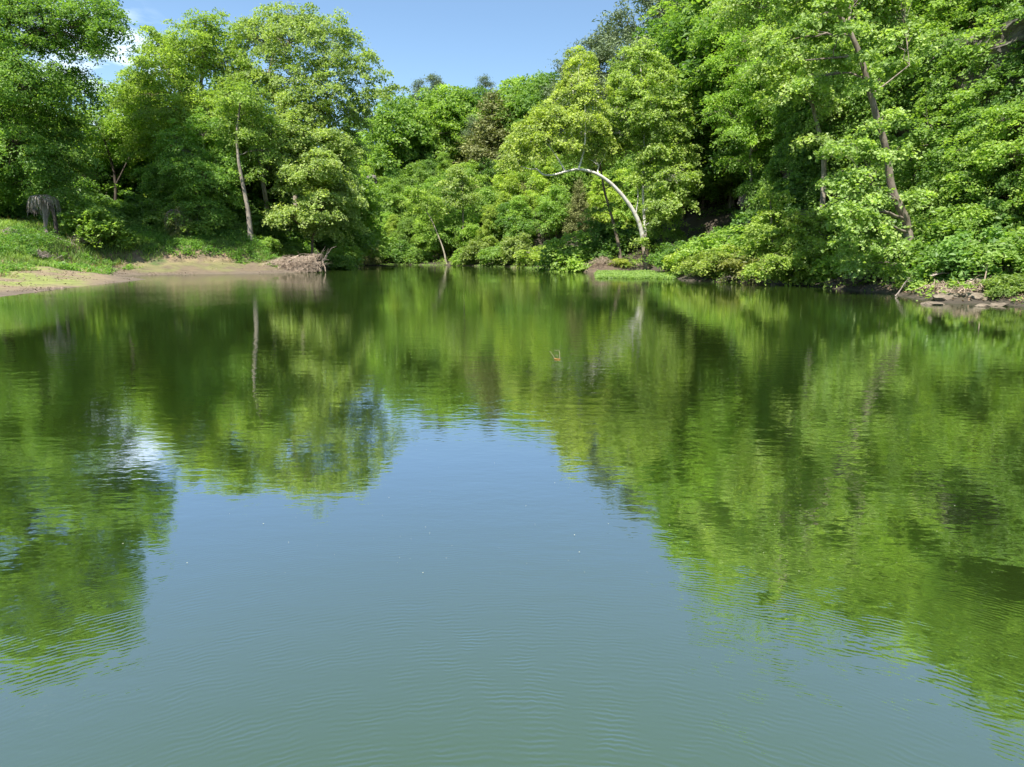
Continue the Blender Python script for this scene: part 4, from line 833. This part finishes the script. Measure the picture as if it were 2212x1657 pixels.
snag('driftwood_log', 'thin dark log with an upright stub lying at the far shore behind the snag', [(776, 572.5), (800, 573), (840, 572.5), (860, 572)], Yk, .12, MUDW, 'log', 2, 5)
snag('stub', 'short dark upright stub on the far shore log', [(786, 573), (787, 566), (786, 559)], Yk, .10, MUDW, 'stump', 2, 6)
Yr = float(on_water(1940, 641)[1])
snag('driftwood_branch', 'thin pale branch slanting up from the water under the leaning sycamore', [(1934, 640), (1945, 626), (1955, 610), (1966, 600)], Yr, .035, DRYG, forks=4, seed=7)
snag('driftwood_branch', 'thin pale branch dipping into the water left of the flat rocks', [(1936, 641), (1948, 648), (1960, 647)], Yr - .3, .03, DRYG, forks=2, seed=8)
Yq = float(on_water(2130, 655)[1]) + .8
snag('driftwood_stake', 'upright pale stake standing in the driftwood at the right edge', [(2122, 622), (2126, 608), (2131, 585), (2133, 566)], Yq + 1.6, .06, DRY, 'stake', 2, 9)
snag('driftwood_branch', 'long forked bare branch lying over the flat rocks', [(2070, 652), (2090, 646), (2110, 640), (2140, 633), (2160, 630)], Yq, .06, DRY, forks=4, seed=10)
snag('driftwood_branch', 'grey branch on the slope right of the leaning bole', [(2010, 597), (2035, 590), (2062, 593)], Yq + 4, .06, DRYG, forks=3, seed=11)
snag('driftwood_log', 'broken orange brown log on the slope above the flat rocks', [(2014, 596), (2028, 586), (2046, 576)], Yq + 4.4, .12, DRY, 'log', 1, 12)
snag('driftwood_branch', 'pale branch lying across the driftwood behind the stake', [(2095, 605), (2130, 600), (2165, 600), (2180, 590)], Yq + 2.4, .06, DRYG, forks=5, seed=13)
snag('driftwood_branch', 'brown branch leaning against the slope left of the stake', [(2060, 640), (2085, 620), (2105, 604)], Yq + 1.4, .045, DRY, forks=5, seed=14)
def heap(name, label, c, rx, ry, h, n_, mat, seed, r0=.02, L=1.0):
    rg = np.random.default_rng(seed); T = Tubes()
    for _ in range(n_):
        u = rg.normal(0, .4, 2); z = h * math.exp(-(u @ u) * 2.2) * rg.uniform(.3, 1); a = np.array((u[0] * rx, u[1] * ry, z)); d = unit(rg.normal(0, 1, 3) * (1, .8, .45)) * L * rg.uniform(.3, 1)
        p0, p1 = a - d / 2, a + d / 2; p0[2] = max(p0[2], -.1); p1[2] = max(p1[2], -.1); stick(T, p0, p1, r0 * rg.uniform(.5, 1.6), r0 * .4, rg, .12, 4, 5)
    o = link(name, T.mesh(name), mat); o.location = c; return tag(o, label, 'brushwood')
heap('brush_heap', 'brown tangle of twigs and flood debris behind the flat rocks', foot(2120, Yq + 1.5), 2.2, 1.4, .6, 330, DRY, 41, .018)
heap('brush_heap', 'grey brown flood debris on the slope at the right edge', foot(2165, Yq + 3), 1.6, 1.2, .7, 220, DRYG, 42, .016)
heap('brush_heap', 'brown debris on the slope right of the leaning bole', foot(2035, Yq + 3.6), 1.3, 1., .4, 150, DRY, 43, .016)
heap('brush_heap', 'tangle of dry stalks over the reddish sand mound left of the white sycamore', foot(1300, MOUNDS[0][1] - .6), 1.9, .9, .9, 220, DRY, 50, .016, 1.1)
heap('brush_heap', 'dry stalks hanging over the sand mound farther left on the far shore', foot(1128, MOUNDS[1][1] - .4), 1.8, .8, .9, 220, DRY, 53, .018, 1.1)
def foot_at(px, py):                                   # where the sight line through that point of the photo meets the left bank
    for Yv in np.arange(38, 130, .25):
        q = at(px, py, Yv)
        if land(q[:1], q[1:2])[2][0] >= q[2]: return q
    return foot(px, 80)
heap('brush_heap', 'brown heap of dead stalks in the low weeds on the left bank', foot_at(72, 556), 2.2, 1.2, .8, 260, DRYG, 44, .02)
heap('brush_heap', 'grey fan of dead stalks at the foot of the vine draped snag', foot_at(165, 524), 2.4, 1.0, .7, 260, DRYG, 45, .02)
heap('brush_heap', 'small brown heap of dead stalks at the left edge of the grassy bank', foot_at(22, 512), 1.5, .9, .9, 180, DRYG, 46, .02)
heap('brush_heap', 'brown tangle of roots hanging over the water left of the leaning sycamore', bank(1870, .6), 2.4, .7, .9, 240, MUDW, 47, .016, 1.4)
heap('brush_heap', 'brown dead twigs hanging from the trailing shrub on the right bank', bank(1620, .5), 2.6, .8, 1.0, 260, DRYG, 48, .014)
heap('brush_heap', 'grey bare shrub on the far bank right of the pale sycamore stem', bank(792, 2.5), 1.8, 1.4, 2.6, 220, DRYG, 49, .03, 2.)

# the dead snag under its umbrella of vines
P0 = foot_at(108, 512); Yv = float(P0[1]); sr = np.random.default_rng(51)
vs = tag(empty('vine_draped_snag', P0), 'grey dead snag under an umbrella of hanging bare vines, on the left bank', 'dead tree')
def lv(px, py, dy=0): return at(px, py, Yv + dy) - P0
T = Tubes(); T.add(smooth_path([lv(124, 515), lv(121, 490), lv(117, 465), lv(110, 445), lv(100, 436)], 4), np.linspace(.24, .14, 17), 8, sr, .12); link('trunk', T.mesh('trunk'), BARKD, vs)
T = Tubes(); cvs = lv(93, 432); ms = metre(93, 432, Yv)
for k in range(360):
    a = sr.uniform(0, 6.283); q_ = math.sqrt(sr.uniform(0, 1)); e_ = np.array((math.cos(a), math.sin(a), 0)) * 32 * ms
    top = cvs + e_ * q_ * .35 + np.array((0, 0, 9 * ms * math.sqrt(max(0, 1 - (q_ * .35) ** 2)) + sr.normal(0, .05)))
    o_ = cvs + e_ * q_ * .85 + np.array((0, 0, 9 * ms * math.sqrt(1 - min(.98, q_ * .85) ** 2) - 2 * ms)); d_ = cvs + e_ * q_ * sr.uniform(.85, 1.08); d_[2] = o_[2] - sr.uniform(12, 44) * ms * q_ ** 1.5
    T.add(smooth_path([top, o_, d_ + sr.normal(0, .08, 3)], 3), np.linspace(.02, .007, 7), 3)
for k in range(90):
    a0 = cvs + sr.normal(0, 4 * ms, 3) * (1.4, 1, .5) + np.array((8 * ms, 0, 0)) * (k % 2); b0 = lv(98, 490) + sr.normal(0, 1.4 * ms, 3) * (1, 1, .3); c0 = lv(92 + sr.uniform(-22, 22), 522, sr.normal(0, .5))
    T.add(smooth_path([a0, b0, c0], 4), np.linspace(.022, .01, 9), 3)
link('hanging_vines', T.mesh('hanging_vines'), VINEM, vs)
snag('driftwood_branch', 'thin pale branch sloping down right of the vine draped snag', [(112, 508), (130, 516), (150, 523), (168, 530)], Yv - .6, .05, DRYG, forks=3, seed=52)
# mound and small pillar swathed in vines
for px, py, H, W, lab, seed in ((385, 515, 3.6, 3.0, 'rounded grey green mound of vines on a hidden stump, on the grassy bank', 61), (188, 522, 2.6, 1.1, 'narrow pillar of dry vines right of the grey snag', 62)):
    P = foot_at(px, py); sr = np.random.default_rng(seed)
    o = build_tree('vine_mound', P, [([P, P + (0, .05, H * .5), P + (.05, 0, H * .8)], .16, .08)], [(P + (0, 0, H * .68), (W * .48, W * .45, H * .32)), (P + (.15, 0, H * .35), (W * .4, W * .4, H * .35))], sr, rc=.3, K=40, leaf=.13, color=(.22, .27, .08), crown_name='vine_leaves', dens=.8, twig=.9, droop=.9, bark=DRYG, lowcut=-.9)
    T = Tubes()
    for k in range(45):
        a = sr.uniform(0, 6.283); q = np.array((math.cos(a), math.sin(a), 0)) * W * .42; T.add(smooth_path([(q[0] * .4, q[1] * .4, H * .97), q + (0, 0, H * .75), q * 1.05 + (sr.normal(0, .1), sr.normal(0, .1), H * sr.uniform(.05, .5))], 3), np.linspace(.014, .007, 7), 3)
    link('hanging_vines', T.mesh('hanging_vines'), DRYG, o); tag(o, lab, 'vine mound')

# ------------------------------------------------------------------ stones by the right water's edge
for px, py, r, lab, seed in ((2050, 646, (1.0, .7, .38), 'broad flat rock with a mossy middle, left of the pair at the water', 71), (2105, 647, (.85, .6, .36), 'flat wedge shaped rock under the forked bare branch', 72), (2020, 653, (.5, .35, .10), 'thin pale slab at the left foot of the broad flat rock', 73), (2165, 655, (.6, .4, .12), 'thin tan slab at the water near the right edge', 74), (2130, 657, (.45, .3, .09), 'small thin slab between the wedge rock and the tan slab', 75), (2195, 648, (.5, .4, .3), 'dark rounded stone at the right edge of the bank', 76)):
    q = on_water(px, min(py + 6, 664)); tag(boulder('flat_rock', (q[0], q[1] + .25, r[2] * .35), r, seed), lab, 'rock')
for px, lab, seed in ((1740, 'small pinkish stone at the water under the spire topped young tree', 81), (1795, 'small dark stone at the water right of the pinkish one', 82), (1152, 'pale stone at the water right of the first sand mound', 83), (1271, 'dark stump like stone at the left tip of the second sand mound', 84)):
    q = bank(px, .15); tag(boulder('stone', (q[0], q[1], .12), (.45, .35, .25), seed), lab, 'stone')

# ------------------------------------------------------------------ floating things
P = on_water(1200, 771); s_ = metre(1200, 771, P[1])
fl_ = tag(empty('floating_twig', (P[0], P[1], 0)), 'little bent twig with an orange end floating in mid river', 'twig')
def wv_(px, py, z=.02): q = on_water(px, py); return np.array((q[0] - P[0], q[1] - P[1], z))
T = Tubes(); T.add(smooth_path([wv_(1188, 763, .05), wv_(1194, 770, .03), wv_(1199, 776, .015)], 4), np.linspace(.003, .004, 9), 5); T.add(smooth_path([wv_(1209, 776, .015), wv_(1209, 770, .05), wv_(1207, 763, .07), wv_(1198, 762, .05)], 4), np.linspace(.004, .003, 13), 5); link('stem', T.mesh('stem'), DRY, fl_)
om, n, l, p = new_mat('orange_bark'); p.inputs['Base Color'].default_value = (.42, .19, .05, 1); p.inputs['Roughness'].default_value = .7
T = Tubes(); T.add(smooth_path([wv_(1198, 776, .012), wv_(1204, 777, .014), wv_(1210, 777, .012)], 4), np.full(9, .009), 6); link('bark_end', T.mesh('bark_end'), om, fl_)
fg = np.random.default_rng(91); nf = 700; Yf = 5 + 60 * fg.uniform(0, 1, nf) ** 1.6; Xf = fg.uniform(-.75, .75, nf) * Yf + np.where(fg.uniform(0, 1, nf) < .4, .35 * Yf, 0)
m = land(Xf, Yf)[0] < -.5; Xf, Yf = Xf[m], Yf[m]; nf = len(Xf)
V = leaf_cards(np.stack((Xf, Yf, np.full(nf, .006)), -1), np.tile((0, 0, 1.), (nf, 1)), .004 + .010 * fg.uniform(0, 1, nf) ** 3, .7, fg, 0.)
fm, n, l, p = new_mat('pollen_fluff'); p.inputs['Base Color'].default_value = (.5, .5, .36, 1)
tag(link('pollen_flecks', mesh_np('pollen_flecks', V, np.arange(nf * 4).reshape(-1, 4)), fm), 'tiny pale flecks of pollen and leaf bits drifting on the water', kind='stuff')
